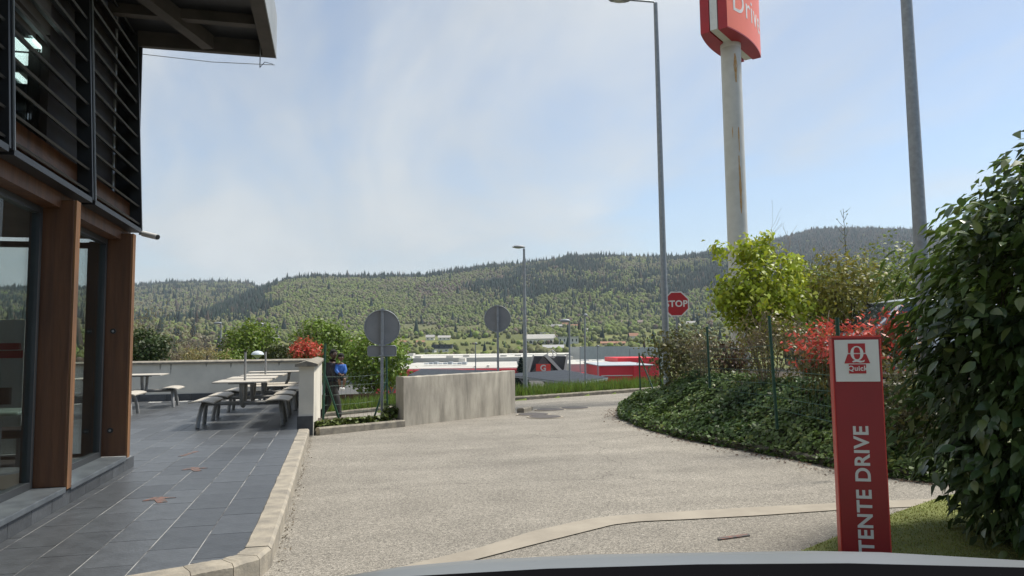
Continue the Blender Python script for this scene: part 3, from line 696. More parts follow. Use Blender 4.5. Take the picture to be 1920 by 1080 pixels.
def stop_sign():
    p = D(1268, 570, 22.); c = p; r = empty('stop_sign', (p[0], p[1], 0.05), 'red octagonal STOP sign partly behind the lamp post', 'road sign')
    v = np.array([p[0], p[1], 0]); v /= np.linalg.norm(v); rt = np.array([v[1], -v[0], 0]); v = v+rt*-.05; v /= np.linalg.norm(v); rt = np.array([v[1], -v[0], 0]); up = np.array([0, 0, 1.])
    P = lambda u, w, d: c+rt*u+up*w-v*d
    MB().obox(P(0, -(c[2]-.05)/2+.2, -.05), rt*.03, v*.03, up*((c[2]-.05)/2+.2)).build('post', M['galv'], r)
    oc = lambda q: [(q/math.cos(R(22.5))*math.cos(R(22.5+45*i)), q/math.cos(R(22.5))*math.sin(R(22.5+45*i))) for i in range(8)]
    MB().prism(oc(.37), t0=-.015, t1=0., fn=P).build('white_border', M['white'], r)
    MB().prism(oc(.335), t0=0.001, t1=.005, fn=P).build('red_face', M['red'], r)
    MB().obox(P(0, .375, -.01), rt*.05, v*.02, up*.015).build('clamp', M['galv'], r)
    o = P(0, .0, .007)-np.array(r.location)
    place_text('lettering', 'STOP', .26, frame(o, rt, up), M['white'], r, .007, .001, 1.06)
stop_sign()

# ------------------------------------------------------------------ lamps and masts
def pole_lamp(base, top, r0, r1, label, head, group='street lamps', name='street_lamp', headm=None, n=12, lean=None):
    r = empty(name, base, label, 'street lamp', group); base = np.array(base, float); top = np.array(top, float)
    MB().tube([base-[0, 0, .3], base+(top-base)*.5, top], [r0, (r0+r1)/2, r1], n).build('pole', M['galv'], r)
    if head: head(r, top)
    return r
def head_flat(dirv, L, w, h, drop=0., arm=.0, cup=None):
    def f(r, top):
        d = np.array(dirv, float); d /= np.linalg.norm(d); s = np.array([d[1], -d[0], 0]); up = np.array([0, 0, 1.]); a = top+d*arm
        if arm > .05: MB().tube([top-[0, 0, .05], top+up*.03+d*.05, a+up*.05+d*.05], .025, 8).build('arm', M['galv'], r)
        prof = [(-.10*L, -.02), (-.04*L, .5), (.15*L, .85), (.5*L, 1.), (.85*L, .8), (1.0*L, .35)]
        V = []; k = 10
        for u, q in prof:
            q = max(q, .12)
            for i in range(k):
                t = 2*math.pi*i/k; V.append(a+d*u+s*w/2*q*math.cos(t)+up*(h*.6*q*math.sin(t) if math.sin(t) > 0 else h*.35*q*math.sin(t))+up*.04)
        F = [(i*k+j, i*k+(j+1) % k, (i+1)*k+(j+1) % k, (i+1)*k+j) for i in range(len(prof)-1) for j in range(k)]+[tuple(range(k))[::-1], tuple(range(len(V)-k, len(V)))]
        hd = MB().add(V, F, True).build('lamp_head', M['galv'] if cup is None else cup, r)
        MB().ell(a+d*L*.5+up*(.04-h*.28), (L*.30 if abs(d[0]) > .7 else w*.3, w*.3 if abs(d[0]) > .7 else L*.3, h*.16), 14, 6).build('lens', mat_lens, hd)
    return f
mat_lens = mat('lamp_lens', (.42, .43, .4), None, rough=.25)
# tall mast in front of the STOP sign
b = D(1249, 652, 18.5); t_ = D(1225, 2, 18.5)
pole_lamp((b[0], b[1], .1), (b[0]-.02, b[1], t_[2]+.28), .092, .052, 'tall grey lamp post standing before the STOP sign', head_flat((-1, .1, 0), .52, .30, .16, arm=.72), headm=None)
b = G(985, 735, 0.02); pole_lamp((b[0], b[1], 0.), (b[0]+.02, b[1], 4.42), .075, .035, 'slim lamp post on the grass verge by the solar canopy', head_flat((-1, .05, 0), .36, .22, .10))
b = D(1733, 560, 10.4); pole_lamp((b[0], b[1], .5), (b[0]-.02, b[1]-.0, 9.0), .104, .062, 'thick speckled lamp post behind the glossy bush', head_flat((-1, .3, 0), .55, .3, .15, arm=.9), n=18)
for (x, y0, y1, dep, lb, hl) in ((1068, 725, 603, 44, 'lamp post with dark hooded head over the solar canopy', .45), (1097, 728, 593, 46, 'thinnest lamp post right of the hooded lamp', .18), (415, 690, 607, 62, 'small lamp post above the terrace wall by the meadow', .5), (493, 690, 609, 48, 'small lamp post with drooping head beside the round tree', .6), (1088, 712, 652, 90, 'distant short lamp post at the store front', .2), (1121, 716, 650, 80, 'distant short lamp post before the red store wall', .2), (892, 700, 645, 75, 'distant lamp post above the concrete wall', .2)):
    b = D(x, y0, dep); t_ = D(x-.5, y1, dep); g = float(gz(b[0], b[1]))
    pole_lamp((b[0], b[1], min(g, b[2])), t_, .075, .05, lb, head_flat((-1, .2, 0) if hl > .4 else (.2, -1, 0), hl*1.2, .28, .22), n=8)
# dome lamp just over the terrace wall
def dome():
    p = D(483, 664, 24.); g = float(gz(p[0], p[1])); r = empty('globe_lamp', (p[0], p[1], g), 'white domed globe lamp peeking over the terrace wall', 'street lamp')
    MB().tube([(p[0], p[1], g), (p[0], p[1], p[2]-.1)], .04, 8).build('pole', M['galv'], r)
    n = 14; V = []; F = []
    for i in range(6):
        a = math.pi/2*i/5
        for k in range(n): q = 2*math.pi*k/n; V.append((p[0]+.2*math.cos(a)*math.cos(q), p[1]+.2*math.cos(a)*math.sin(q), p[2]-.02+.13*math.sin(a)))
    F = [(i*n+k, i*n+(k+1) % n, (i+1)*n+(k+1) % n, (i+1)*n+k) for i in range(5) for k in range(n)]
    MB().add(V, F, True).build('dome', mat('dome_grey', (.55, .6, .63), rough=.3), r); MB().tube([(p[0], p[1], p[2]-.12), (p[0], p[1], p[2]-.02)], [.05, .17], 12).build('lens', mat_lens, r)
dome()

# ------------------------------------------------------------------ mast with the drive sign
def drive_sign():
    b = D(1391, 660, 20.); base = (b[0], b[1], .6); r = empty('drive_sign', base, 'tall white rust-streaked mast carrying a red Drive sign box', 'sign')
    top = 9.74; MB().tube([(b[0]-.0, b[1], .3), (b[0], b[1], top-.15)], .272, 28).build('mast', M['white_post'], r)
    MB().tube([(b[0], b[1], top-.15), (b[0], b[1], top+.02)], .278, 28).build('collar', M['white'], r)
    # rust runs wrapped on the side facing the road
    v = -np.array([b[0], b[1], 0]); v /= np.linalg.norm(v); a0 = math.atan2(v[1], v[0])
    for k, (da, z0, z1, w) in enumerate(((.42, 8.55, 9.3, .045), (.40, 8.9, 9.36, .03), (.47, 4.9, 6.2, .03), (.45, 2.9, 4.0, .022), (.43, 5.9, 6.5, .02), (.5, 6.6, 7.3, .018), (-.1, 7.0, 7.3, .012))):
        mb = MB(); V = []; n = 9
        for i in range(n):
            f = i/(n-1); ww = w*(math.sin(math.pi*min(1, f*.8+.15))**.6)*random.uniform(.7, 1.25); a = a0+da+random.uniform(-.01, .01)
            for s in (-1, 1): q = a+s*ww/.272; V.append((b[0]+.2745*math.cos(q), b[1]+.2745*math.sin(q), z1+(z0-z1)*f))
        mb.add(V, [(2*i, 2*i+1, 2*i+3, 2*i+2) for i in range(n-1)]); mb.build('rust_run', M['rust'], r)
    # sign box: white core between two bowed red shells
    ang = R(53)-R(13.55); a = np.array([math.cos(ang), math.sin(ang), 0]); nrm = np.array([a[1], -a[0], 0]); c = np.array([b[0], b[1], 0])+a*.12; z0, z1 = 9.74, 12.3; hw = 1.32
    MB().obox(c+[0, 0, (z0+z1)/2], a*hw, nrm*.10, (0, 0, (z1-z0)/2)).build('core', M['white'], r)
    def shell(sgn, m1, nm):
        n = 14; inner = []; outer = []
        for i in range(n+1):
            u = -hw+2*hw*i/n; f = u/hw; inner.append((u, .125)); outer.append((u*1.0, .37+.17*(1-f*f)))
        poly = inner+outer[::-1]
        o = MB().prism(poly, t0=z0-.03, t1=z1, fn=lambda u, w, t: c+a*u+nrm*w*sgn+np.array([0, 0, t])).build(nm, M['red'], r)
        V = []; 
        for u, w in outer: V += [c+a*u+nrm*(w+.003)*sgn+np.array([0, 0, z0+.0]), c+a*u+nrm*(w+.003)*sgn+np.array([0, 0, z1])]
        MB().add(V, [(2*i, 2*i+2, 2*i+3, 2*i+1) for i in range(n)], True).build('face_panel', m1, o)
        return o
    s1 = shell(1, M['orange_red'], 'sign_shell'); shell(-1, M['orange_red'], 'sign_shell')
    # lettering bent onto the bowed face
    L0 = np.array(r.location)
    def bend(co):
        u, v_ = co.x, co.y; f = u/hw; w = .37+.17*(1-f*f)+.006+co.z
        q = c+a*u+nrm*w+np.array([0, 0, 10.55+v_])-L0; return Vector(q)
    place_text('lettering', 'Drive', .92, Matrix.Identity(4), M['white'], r, .0, .002, 1.05, fn=bend)
drive_sign()

# ------------------------------------------------------------------ red totem
def totem():
    c = (G(1580, 1060)+G(1672, 1060))/2; a = G(1672, 1060)-G(1580, 1060); hw = .140; a = np.array([math.cos(R(-26)), math.sin(R(-26)), 0]); n = np.array([a[1], -a[0], 0]); H = 1.395
    r = empty('totem_sign', (c[0], c[1], .022), 'tall red totem with white logo panel and upright waiting-lane lettering', 'sign')
    P = lambda u, z, d: np.array([c[0], c[1], 0])+a*u+n*d+np.array([0, 0, z]); L0 = np.array(r.location)
    MB().obox(P(0, H/2+.01, -.05), a*(hw-.002), n*.05, (0, 0, H/2-.012)).build('body', M['maroon'], r, bevel=.004)
    MB().obox(P(0, H/2+.01, -.05), a*0+a*(hw+.004), n*.047, (0, 0, H/2-.02)).build('edge_profile', M['totem_edge'], r)
    MB().obox(P(0, H+.002, -.05), a*(hw+.004), n*.054, (0, 0, .006)).build('top_cap', M['totem_edge'], r)
    MB().obox(P(0, .03, -.05), a*(hw+.02), n*.07, (0, 0, .012)).build('foot_plate', M['dark_steel'], r)
    zt = H-.018; MB().obox(P(0, zt-.13, .0015), a*(hw-.012), n*.0015, (0, 0, .13)).build('logo_panel', M['white'], r)
    red = M['red']; d1 = .004
    def poly(pts, name, m, d): return MB().prism(pts, t0=d, t1=d+.0015, fn=lambda u, v, t: P(u, v, t)).build(name, m, r)
    zc = zt-.085
    poly([(-.05, zc+.003), (.05, zc+.003), (.05, zc+.062), (-.05, zc+.062)], 'logo_upper_block', red, d1)
    poly([(-.075, zc-.062), (.075, zc-.062), (.053, zc-.004), (-.053, zc-.004)], 'logo_lower_block', red, d1)
    poly([(-.05, zc-.125), (.05, zc-.125), (.05, zc-.068), (-.05, zc-.068)], 'logo_name_block', red, d1)
    # white Q with a swash tail
    n_ = 28; V = []; F = []
    for i in range(n_):
        t = 2*math.pi*i/n_; ci, si = math.cos(t), math.sin(t)
        V += [P(.038*ci, zc+.001+.045*si, d1+.003), P((.038-.009-.010*abs(ci))*ci, zc+.001+(.045-.007)*si, d1+.003)]
    F = [(2*i, 2*i+1, (2*i+3) % (2*n_), (2*i+2) % (2*n_)) for i in range(n_)]
    MB().add(V, F).build('logo_letter', M['white'], r)
    poly([(-.03, zc-.050), (-.012, zc-.040), (.006, zc-.042), (.028, zc-.047), (.045, zc-.040), (.040, zc-.053), (.018, zc-.058), (-.004, zc-.052), (-.024, zc-.056)], 'logo_letter_tail', M['white'], d1+.0016)
    place_text('brand_lettering', 'Quick', .043, frame(P(0, zc-.094, d1+.003)-L0, a, (0, 0, 1)), M['white'], r, .0009, .0006, 1.08)
    ext = lambda t: (lambda xs: max(xs)-min(xs))([v.co.x for v in text_mesh(t, .122, .0028, .0006, 1.06).vertices]); wd = ext('DRIVE'); wa = ext('ATTENTE'); z_end = .84
    place_text('lettering', 'DRIVE', .122, frame(P(.006, z_end-wd/2, .002)-L0, (0, 0, 1), -a), M['lettergrey'], r, .0028, .0006, 1.06)
    place_text('lettering', 'ATTENTE', .122, frame(P(.006, z_end-wd-.045-wa/2, .002)-L0, (0, 0, 1), -a), M['lettergrey'], r, .0028, .0006, 1.06)
totem()

# ------------------------------------------------------------------ green wire fences
def fence(name, posts, label, wires=True, braces=(), h=1.2, step=.16, zlow=0.):
    p0 = posts[0]; r = empty(name, (p0[0], p0[1], p0[2]), label, 'fence')
    for (x, y, z, hh, lx) in posts:
        MB().tube([(x, y, z-.2), (x+lx, y, z+hh)], .020, 8).build('post', M['green_post'], r)
    for a, b in braces: MB().tube([a, b], .019, 8).build('brace', M['green_post'], r)
    if wires:
        mb = MB(); 
        for i in range(len(posts)-1):
            a, b = posts[i], posts[i+1]; A = np.array(a[:3], float); B = np.array(b[:3], float); L = np.linalg.norm(B-A); hh = min(a[3], b[3])*wires
            for k in range(int(hh/step)+1):
                z = k*step+.05; mb.tube([A+[0, 0, z], (A+B)/2+[0, 0, z-.01*(k % 3)], B+[0, 0, z]], .0028, 4, False)
            for k in range(1, int(L/.1)): q = A+(B-A)*k/int(L/.1); mb.tube([q+[0, 0, .03], q+[0, 0, hh]], .0016, 3, False)
        o = mb.build('wire_mesh', M['green_post'], r); tag(o, kind='stuff')
    return r
a = D(605, 800, 12.6); b_ = D(727, 780, 13.9)
fence('wire_fence', [(a[0], a[1], .05, 1.42, .03), (b_[0], b_[1], .05, 1.28, -.03)], 'green wire fence with slanting braces between pillar and concrete wall', .72,
      [((a[0]+.02, a[1]+.02, .95), (a[0]+.30, a[1]+.2, .08)), ((b_[0]-.01, b_[1], .84), (b_[0]-.27, b_[1]-.16, .08))])
fp = [(4.97, 6.55, .5, 1.12, .0), (5.40, 8.35, .5, 1.22, -.05), (6.06, 11.25, .45, 1.22, -.02), (6.88, 14.9, .2, 1.2, -.04), (7.04, 16.42, .08, 1.12, -.01)]
fence('wire_fence', fp, 'green wire fence along the crest of the ivy bank', .7, [((7.05, 16.40, 1.1), (7.22, 15.85, .1))])

# ------------------------------------------------------------------ car park below: brown rail, carports, cars
rl = empty('timber_rail', (1, 25.4, -.6), 'low brown timber rail behind the grass and walking man', 'rail')
for i in range(5):
    x0 = -2.6+i*1.5; MB().box(x0, x0+1.49, 25.3, 25.36, -.44, -.10).build('rail_board', mat('rail_brown%d' % i, (.11, .045, .032), (.075, .03, .022), 5, .8), rl)
    MB().box(x0+.6, x0+.7, 25.36, 25.46, -1.2, -.14).build('rail_post', M['bark'], rl)
def carport(corners, z, label, ground):
    c = np.mean(corners, axis=0); r = empty('solar_carport', (c[0], c[1], ground), label, 'carport', 'solar carports on the lower car park')
    P = [np.array([x, y, z]) for x, y in corners]
    m = mat('solar_panel', (.022, .026, .033), (.014, .018, .023), 1, .55, spec=.25)
    V = [p for p in P]+[p-[0, 0, .12] for p in P]
    MB().add(V, [(0, 1, 2, 3), (7, 6, 5, 4), (0, 4, 5, 1), (1, 5, 6, 2), (2, 6, 7, 3), (3, 7, 4, 0)]).build('panel_deck', M['galv'], r)
    nu, nv = 11, 6; mb0 = None
    for i in range(nu):
        for j in range(nv):
            def Q(u, v): return (P[0]*(1-u)+P[1]*u)*(1-v)+(P[3]*(1-u)+P[2]*u)*v
            g = .012; q = [Q((i+g)/nu, (j+g)/nv), Q((i+1-g)/nu, (j+g)/nv), Q((i+1-g)/nu, (j+1-g)/nv), Q((i+g)/nu, (j+1-g)/nv)]
            MB().add([x+[0, 0, .03] for x in q]+[x+[0, 0, .002] for x in q], [(0, 1, 2, 3), (0, 4, 5, 1), (1, 5, 6, 2), (2, 6, 7, 3), (3, 7, 4, 0)]).build('solar_panel', m, r)
    for u in (.12, .5, .88):
        q = (P[0]*(1-u)+P[1]*u)*.5+(P[3]*(1-u)+P[2]*u)*.5; f = q.copy(); f[2] = ground; e = (P[3]-P[0]); e[2] = 0
        mb = MB(); mb.bar(f+[0, 0, -.3], f+[0, 0, 1.2], .22, .22); mb.build('column', M['galv'], r)
        for s in (-1, 1): MB().bar(f+[0, 0, 1.0], q+e*.3*s+[0, 0, -.13], .12, .16).build('strut', M['galv'], r)
    for k in (.02, .98):
        a, b = P[0]*(1-k)+P[3]*k, P[1]*(1-k)+P[2]*k; MB().bar(a-[0, 0, .16], b-[0, 0, .16], .06, .14).build('edge_channel', M['white'], r)
g2 = lambda x, y, z: tuple(G(x, y, z)[:2])
cz = -.9
carport([g2(1078, 719.5, cz), g2(1140, 708, cz), g2(1058, 694, cz), g2(940, 702, cz)], cz, 'dark solar carport roof right of the verge lamp post', -3.9)
carport([g2(765, 704, cz), g2(965, 703.5, cz), g2(930, 695, cz), g2(790, 692, cz)], cz, 'pale reflecting solar carport roof above the concrete wall', -4.2)
carport([g2(600, 717, -.85), g2(752, 716, -.85), g2(752, 704, -.85), g2(600, 704, -.85)], -.85, 'carport with slanting struts behind the walking man', -3.1)
MB_ = None
def car(label, color, loc, rz, L=4.3, Wd=1.76, Ht=1.48, name='parked_car', group='cars parked on the lower car park'):
    r = empty(name, loc, label, 'car', group, rz); m = mat('car_paint', color, None, rough=.25, spec=.6)
    # body loft: stations along x (front at +x); each cross-section as half profile
    st = []; h = Ht
    prof = [(-.5, .38, .62, .74), (-.485, .30, .80, .90), (-.40, .22, .86, .97), (-.2, .2, .90, 1.), (.0, .2, .90, 1.), (.2, .2, .88, 1.), (.32, .2, .84, .98), (.43, .22, .74, .93), (.485, .30, .64, .84), (.5, .38, .55, .70)]
    V = []; k = 10
    for fx, zb, zt, wf in prof:
        x = fx*L; w = Wd/2*wf
        for (a, b) in ((-1, 0), (-1, .55), (-.97, .85), (-.8, 1.), (-.3, 1.03), (.3, 1.03), (.8, 1.), (.97, .85), (1, .55), (1, 0)): V.append((x, w*a, zb+(zt-zb)*b))
    F = [(i*k+j, i*k+(j+1) % k, (i+1)*k+(j+1) % k, (i+1)*k+j) for i in range(len(prof)-1) for j in range(k)]+[tuple(range(k)), tuple(range(len(V)-k, len(V)))[::-1]]
    body = MB().add(V, F, True).build('body', m, r, local=True)
    cab = [(-.45, .88, .80, .02), (-.36, h-.10, .68, 1), (-.22, h-.01, .66, 1), (.0, h, .66, 1), (.08, h-.05, .66, 1), (.27, .88, .80, .02)]
    V = []
    for fx, zt, wf, _ in cab:
        x = fx*L; w = Wd/2*wf; wb = Wd/2*.92
        V += [(x, -wb, .84), (x, -w, zt-.05), (x, -w*.85, zt), (x, w*.85, zt), (x, w, zt-.05), (x, wb, .84)]
    F = [(i*6+j, i*6+(j+1) % 6, (i+1)*6+(j+1) % 6, (i+1)*6+j) for i in range(5) for j in range(6)]
    MB().add(V, F, True).build('cabin', m, r, local=True)
    def pane(q, nm):
        q = [np.array(p) for p in q]; n = np.cross(q[1]-q[0], q[2]-q[0]); n /= np.linalg.norm(n); c = sum(q)/len(q)
        if n@(c-np.array([-.05*L, 0, .8])) < 0: n = -n
        MB().add([p+n*.02 for p in q], [tuple(range(len(q)))]).build(nm, M['carglass'], r, local=True)
    wr_ = lambda f: Wd/2*f
    pane([(.255*L, -wr_(.76), .92), (.255*L, wr_(.76), .92), (.085*L, wr_(.6), h-.08), (.085*L, -wr_(.6), h-.08)], 'windscreen')
    pane([(-.44*L, -wr_(.74), .94), (-.44*L, wr_(.74), .94), (-.365*L, wr_(.6), h-.14), (-.365*L, -wr_(.6), h-.14)], 'rear_window')
    for s in (-1, 1):
        pane([(-.02*L, s*wr_(.90), .93), (.23*L, s*wr_(.88), .93), (.09*L, s*wr_(.70), h-.12), (-.02*L, s*wr_(.70), h-.10)], 'side_window')
        pane([(-.40*L, s*wr_(.88), .95), (-.04*L, s*wr_(.90), .93), (-.04*L, s*wr_(.70), h-.10), (-.33*L, s*wr_(.71), h-.16)], 'side_window')
        for fx in (-.31, .31):
            w = MB().tube([(fx*L, s*(Wd/2-.19), .31), (fx*L, s*(Wd/2+.005), .31)], .31, 18).build('wheel', M['tyre'], r, local=True)
            MB().tube([(fx*L, s*(Wd/2), .31), (fx*L, s*(Wd/2+.012), .31)], .2, 16).build('rim', M['rim'], w, local=True)
        MB().ell((.20*L, s*(Wd/2+.09), .98), (.09, .11, .075), 10, 6).build('mirror', M['black'], r, local=True)
        MB().ell((.475*L, s*Wd/2*.62, .66), (.10, .2, .075), 10, 6).build('headlight', M['rim'], r, local=True)
        MB().ell((-.488*L, s*Wd/2*.66, .78), (.05, .16, .09), 8, 6).build('tail_light', M['red'], r, local=True)
    MB().box(.49*L, .503*L, -.45, .45, .42, .56).build('grille', M['black'], r, local=True)
    return r
for i, (px, py, dep, c, rz, lb) in enumerate(((655, 728, 38, (.03, .03, .035), 1.5, 'black parked car just right of the walking man'), (688, 730, 40, (.5, .06, .03), 1.6, 'small red car under the round tree behind the rail'), (728, 731, 42, (.55, .55, .55), 1.4, 'white parked car seen beside the sign post'), (1003, 724, 52, (.5, .52, .54), .3, 'silver parked car under the dark solar carport'), (1022, 726, 50, (.03, .05, .25), .2, 'blue parked car at the edge of the dark solar carport'))):
    q = D(px, py, dep); g = float(gz(q[0], q[1])); car(lb, c, (q[0], q[1], min(q[2]-.8, g)), rz)
# silver car on the upper car park behind the glossy bush
UZ = .66
q = D(1688, 640, 14.2); car('silver car parked behind the bush, its mirror over the red shrub', (.34, .38, .42), (q[0]+.15, q[1]+.1, UZ), R(172), 4.2, 1.8, 1.55, group='cars on the upper car park')

# ------------------------------------------------------------------ supermarket and sheds
def slab(root, name, m, x0, x1, dep, y_top, y_bot=None, z0=None, thick=30, ground=None):
    """block whose front stands at a distance dep, spanning picture columns x0..x1, its top at row y_top"""
    a, b = D(x0, y_top, dep), D(x1, y_top, dep); zt = (a[2]+b[2])/2; zb = z0 if z0 is not None else D((x0+x1)/2, y_bot, dep)[2]
    f = np.array([CF[0], CF[1], 0]); f /= np.linalg.norm(f)
    V = [np.array([a[0], a[1], zb]), np.array([b[0], b[1], zb]), np.array([b[0], b[1], zb])+f*thick, np.array([a[0], a[1], zb])+f*thick]
    V += [v+np.array([0, 0, zt-zb]) for v in V]
    return MB().add(V, [(3, 2, 1, 0), (4, 5, 6, 7), (0, 1, 5, 4), (1, 2, 6, 5), (2, 3, 7, 6), (3, 0, 4, 7)]).build(name, m, root)
mw = mat('store_white', (.62, .60, .54), (.54, .52, .47), .2, .8); mr_ = mat('store_red', (.64, .02, .032), (.58, .018, .028), .3, .6); mg = mat('metal_roof', (.40, .43, .45), (.34, .37, .39), .5, .5, stretch=(6, 1, 1)); mroof = mat('store_roof', (.50, .49, .44), (.40, .39, .35), .08, .8)
def store():
    c = D(900, 690, 150); r = empty('supermarket', (c[0], c[1], -9.3), 'long white supermarket with red fascia and gabled entrance', 'building')
    slab(r, 'red_fascia', mr_, 700, 972, 150, 693.5, z0=-9.3, thick=2); slab(r, 'main_hall', mroof, 700, 972, 152.1, 690.5, z0=-9.3, thick=70); slab(r, 'back_hall', mroof, 690, 1075, 224, 670.5, z0=-9.3, thick=80); slab(r, 'rear_hall', mw, 730, 1120, 306, 665, z0=-9.3, thick=60)
    slab(r, 'right_hall', mroof, 1070, 1190, 165, 682, z0=-9.3, thick=60); slab(r, 'red_low_front', mr_, 1070, 1136, 162, 699, z0=-9.3, thick=2.8)
    slab(r, 'red_block', mr_, 1124, 1228, 130, 686, z0=-9.3, thick=28); slab(r, 'block_roof', mg, 1123, 1229, 129.6, 684.5, 686, thick=29); slab(r, 'red_upper_block', mr_, 1158, 1235, 175, 671, z0=-9.3, thick=25); slab(r, 'red_pilaster', mr_, 1189, 1194, 128.8, 687, z0=-9.3, thick=.7); slab(r, 'white_sign_band', mw, 1128, 1186, 129.5, 703.5, 705, thick=.4)
    slab(r, 'grey_hall', mg, 1088, 1180, 260, 649.5, z0=-9, thick=50); slab(r, 'grey_hall', mg, 1181, 1245, 262, 651, z0=-9, thick=50)
    random.seed(5)
    for x, y, w, h, dp in ((783, 671, 12, 6, 226), (843, 671, 13, 6, 226), (874, 669, 12, 6, 240), (944, 669, 12, 6, 240), (971, 668, 12, 5, 250), (866, 676, 12, 6, 200), (1052, 667, 14, 5, 240), (915, 688, 5, 5, 155), (890, 689, 4, 4, 155), (1127, 684, 6, 6, 168), (770, 666, 10, 5, 300), (760, 672, 6, 4, 226)):
        slab(r, 'roof_unit', mw, x-w/2, x+w/2, dp, y-h/2-1, y+h/2+1, thick=6)
    for i in range(9):
        x = 795+i*9; slab(r, 'roof_skylight', mg, x, x+7, 175+3*(i % 3), 681.3-(i % 3)*1.2, 683, thick=5)
    for i in range(14):
        x = 1082+i*8; slab(r, 'roof_skylight', mg, x, x+6, 200+4*(i % 3), 676.5-(i % 3), 678, thick=5)
    # gabled entrance: two dark roof wings, slanting white bands and the letter sign
    dk = mat('entrance_slate', (.055, .055, .06), (.04, .04, .044), .6, .7); dp = 146.
    def tri(pts, m, nm, d0, th):
        f = np.array([CF[0], CF[1], 0]); f /= np.linalg.norm(f); P = [D(x, y, d0) for x, y in pts]; n = len(P)
        V = P+[p_+f*th for p_ in P]; return MB().add(V, [tuple(range(n))[::-1], tuple(range(n, 2*n))]+[(i, (i+1) % n, n+(i+1) % n, n+i) for i in range(n)]).build(nm, m, r)
    tri([(993, 700), (1002, 668), (1063, 668), (1060, 700)], dk, 'entrance_roof', dp+.6, 12)
    tri([(996, 700), (1019, 667), (1042, 700)], mat('entrance_boards', (.14, .13, .125), (.10, .095, .09), 2, .8, stretch=(6, 1, 1)), 'entrance_gable', dp, .5)
    tri([(990, 697), (999, 665.5), (1001.5, 665.5), (993.5, 697)], mw, 'white_band', dp-.4, .9); tri([(1019, 666), (1026, 664), (1054, 694), (1047, 694)], mw, 'white_band', dp-.5, 1.2); tri([(1057, 697), (1063, 664.5), (1066, 664.5), (1061, 697)], mw, 'white_band', dp-.4, .9)
    tri([(1005, 682.5), (1032.5, 682.5), (1032.5, 696), (1005, 696)], mat('g_sign', (.72, .05, .03), rough=.5), 'entrance_sign', dp-.8, .25)
    place_text('lettering', 'G', 1.62, frame(D(1018.5, 690.5, dp-.95)-np.array(r.location), CR, (0, 0, 1)), mw, r, .05, .03)
    for a_, b_2 in (((1024, 665), (1035, 656)), ((1035, 656), (1046, 665)), ((1046, 665), (1038, 671)), ((1035, 656), (1038, 671)), ((1024, 665), (1038, 671))):
        MB().tube([D(*a_, dp-.3), D(*b_2, dp-.3)], .1, 6).build('frame_bar', mw, r)
store()
def house(px, py, w, h, label, wall=(.6, .57, .5), roof=(.28, .14, .09), flat=False, dep=None, arches=0):
    q, dist = hit(px, py); dp = float((q-np.array([0, 0, EYE]))@CF); W = w*dp/FPX; Hh = h*dp/FPX; rz = -math.atan2(q[0], q[1])+random.uniform(-.25, .25)
    r = empty('house' if not flat else 'hall', q, label, 'house' if not flat else 'building', 'buildings of the village on the hillside', rz); Dp = min(W*.8, 14); e = Hh*(.62 if not flat else .9)
    mwl = mat('hw', wall, None, rough=.85)
    MB().box(-W/2, W/2, 0, Dp, -4, e).build('wall', mwl, r, local=True)
    mrf = mat('hr', roof, tuple(c*.8 for c in roof), .8, .85)
    if flat: MB().box(-W/2-.4, W/2+.4, -.5, Dp+.4, e+.01, Hh).build('roof', mrf, r, local=True)
    else:
        o_ = .6; MB().prism([(-o_, e), (Dp+o_, e), (Dp/2, Hh*1.15)], t0=-W/2-o_, t1=W/2+o_, fn=lambda u, v, t: (t, u, v)).build('roof', mrf, r, local=True)
    n = max(2, int(W/3.5)); wm = M['carglass']
    for i in range(min(n, 7)):
        x = -W/2+W*(i+.5)/min(n, 7)
        if arches:
            s_ = W/min(n, 7)*.42; MB().prism([(s_*math.cos(math.pi*k/8), e*.15+e*.55*math.sin(math.pi*k/8)) for k in range(9)], t0=-.06, t1=-.02, fn=lambda u, v, t: (x+u, t, v)).build('arched_window', wm, r, local=True)
        else: MB().box(x-.6, x+.6, -.05, -.01, e*.35, e*.75).build('window', wm, r, local=True)
    return r
WH, GR, TC = (.68, .66, .6), (.36, .35, .33), (.30, .15, .09)
random.seed(3)
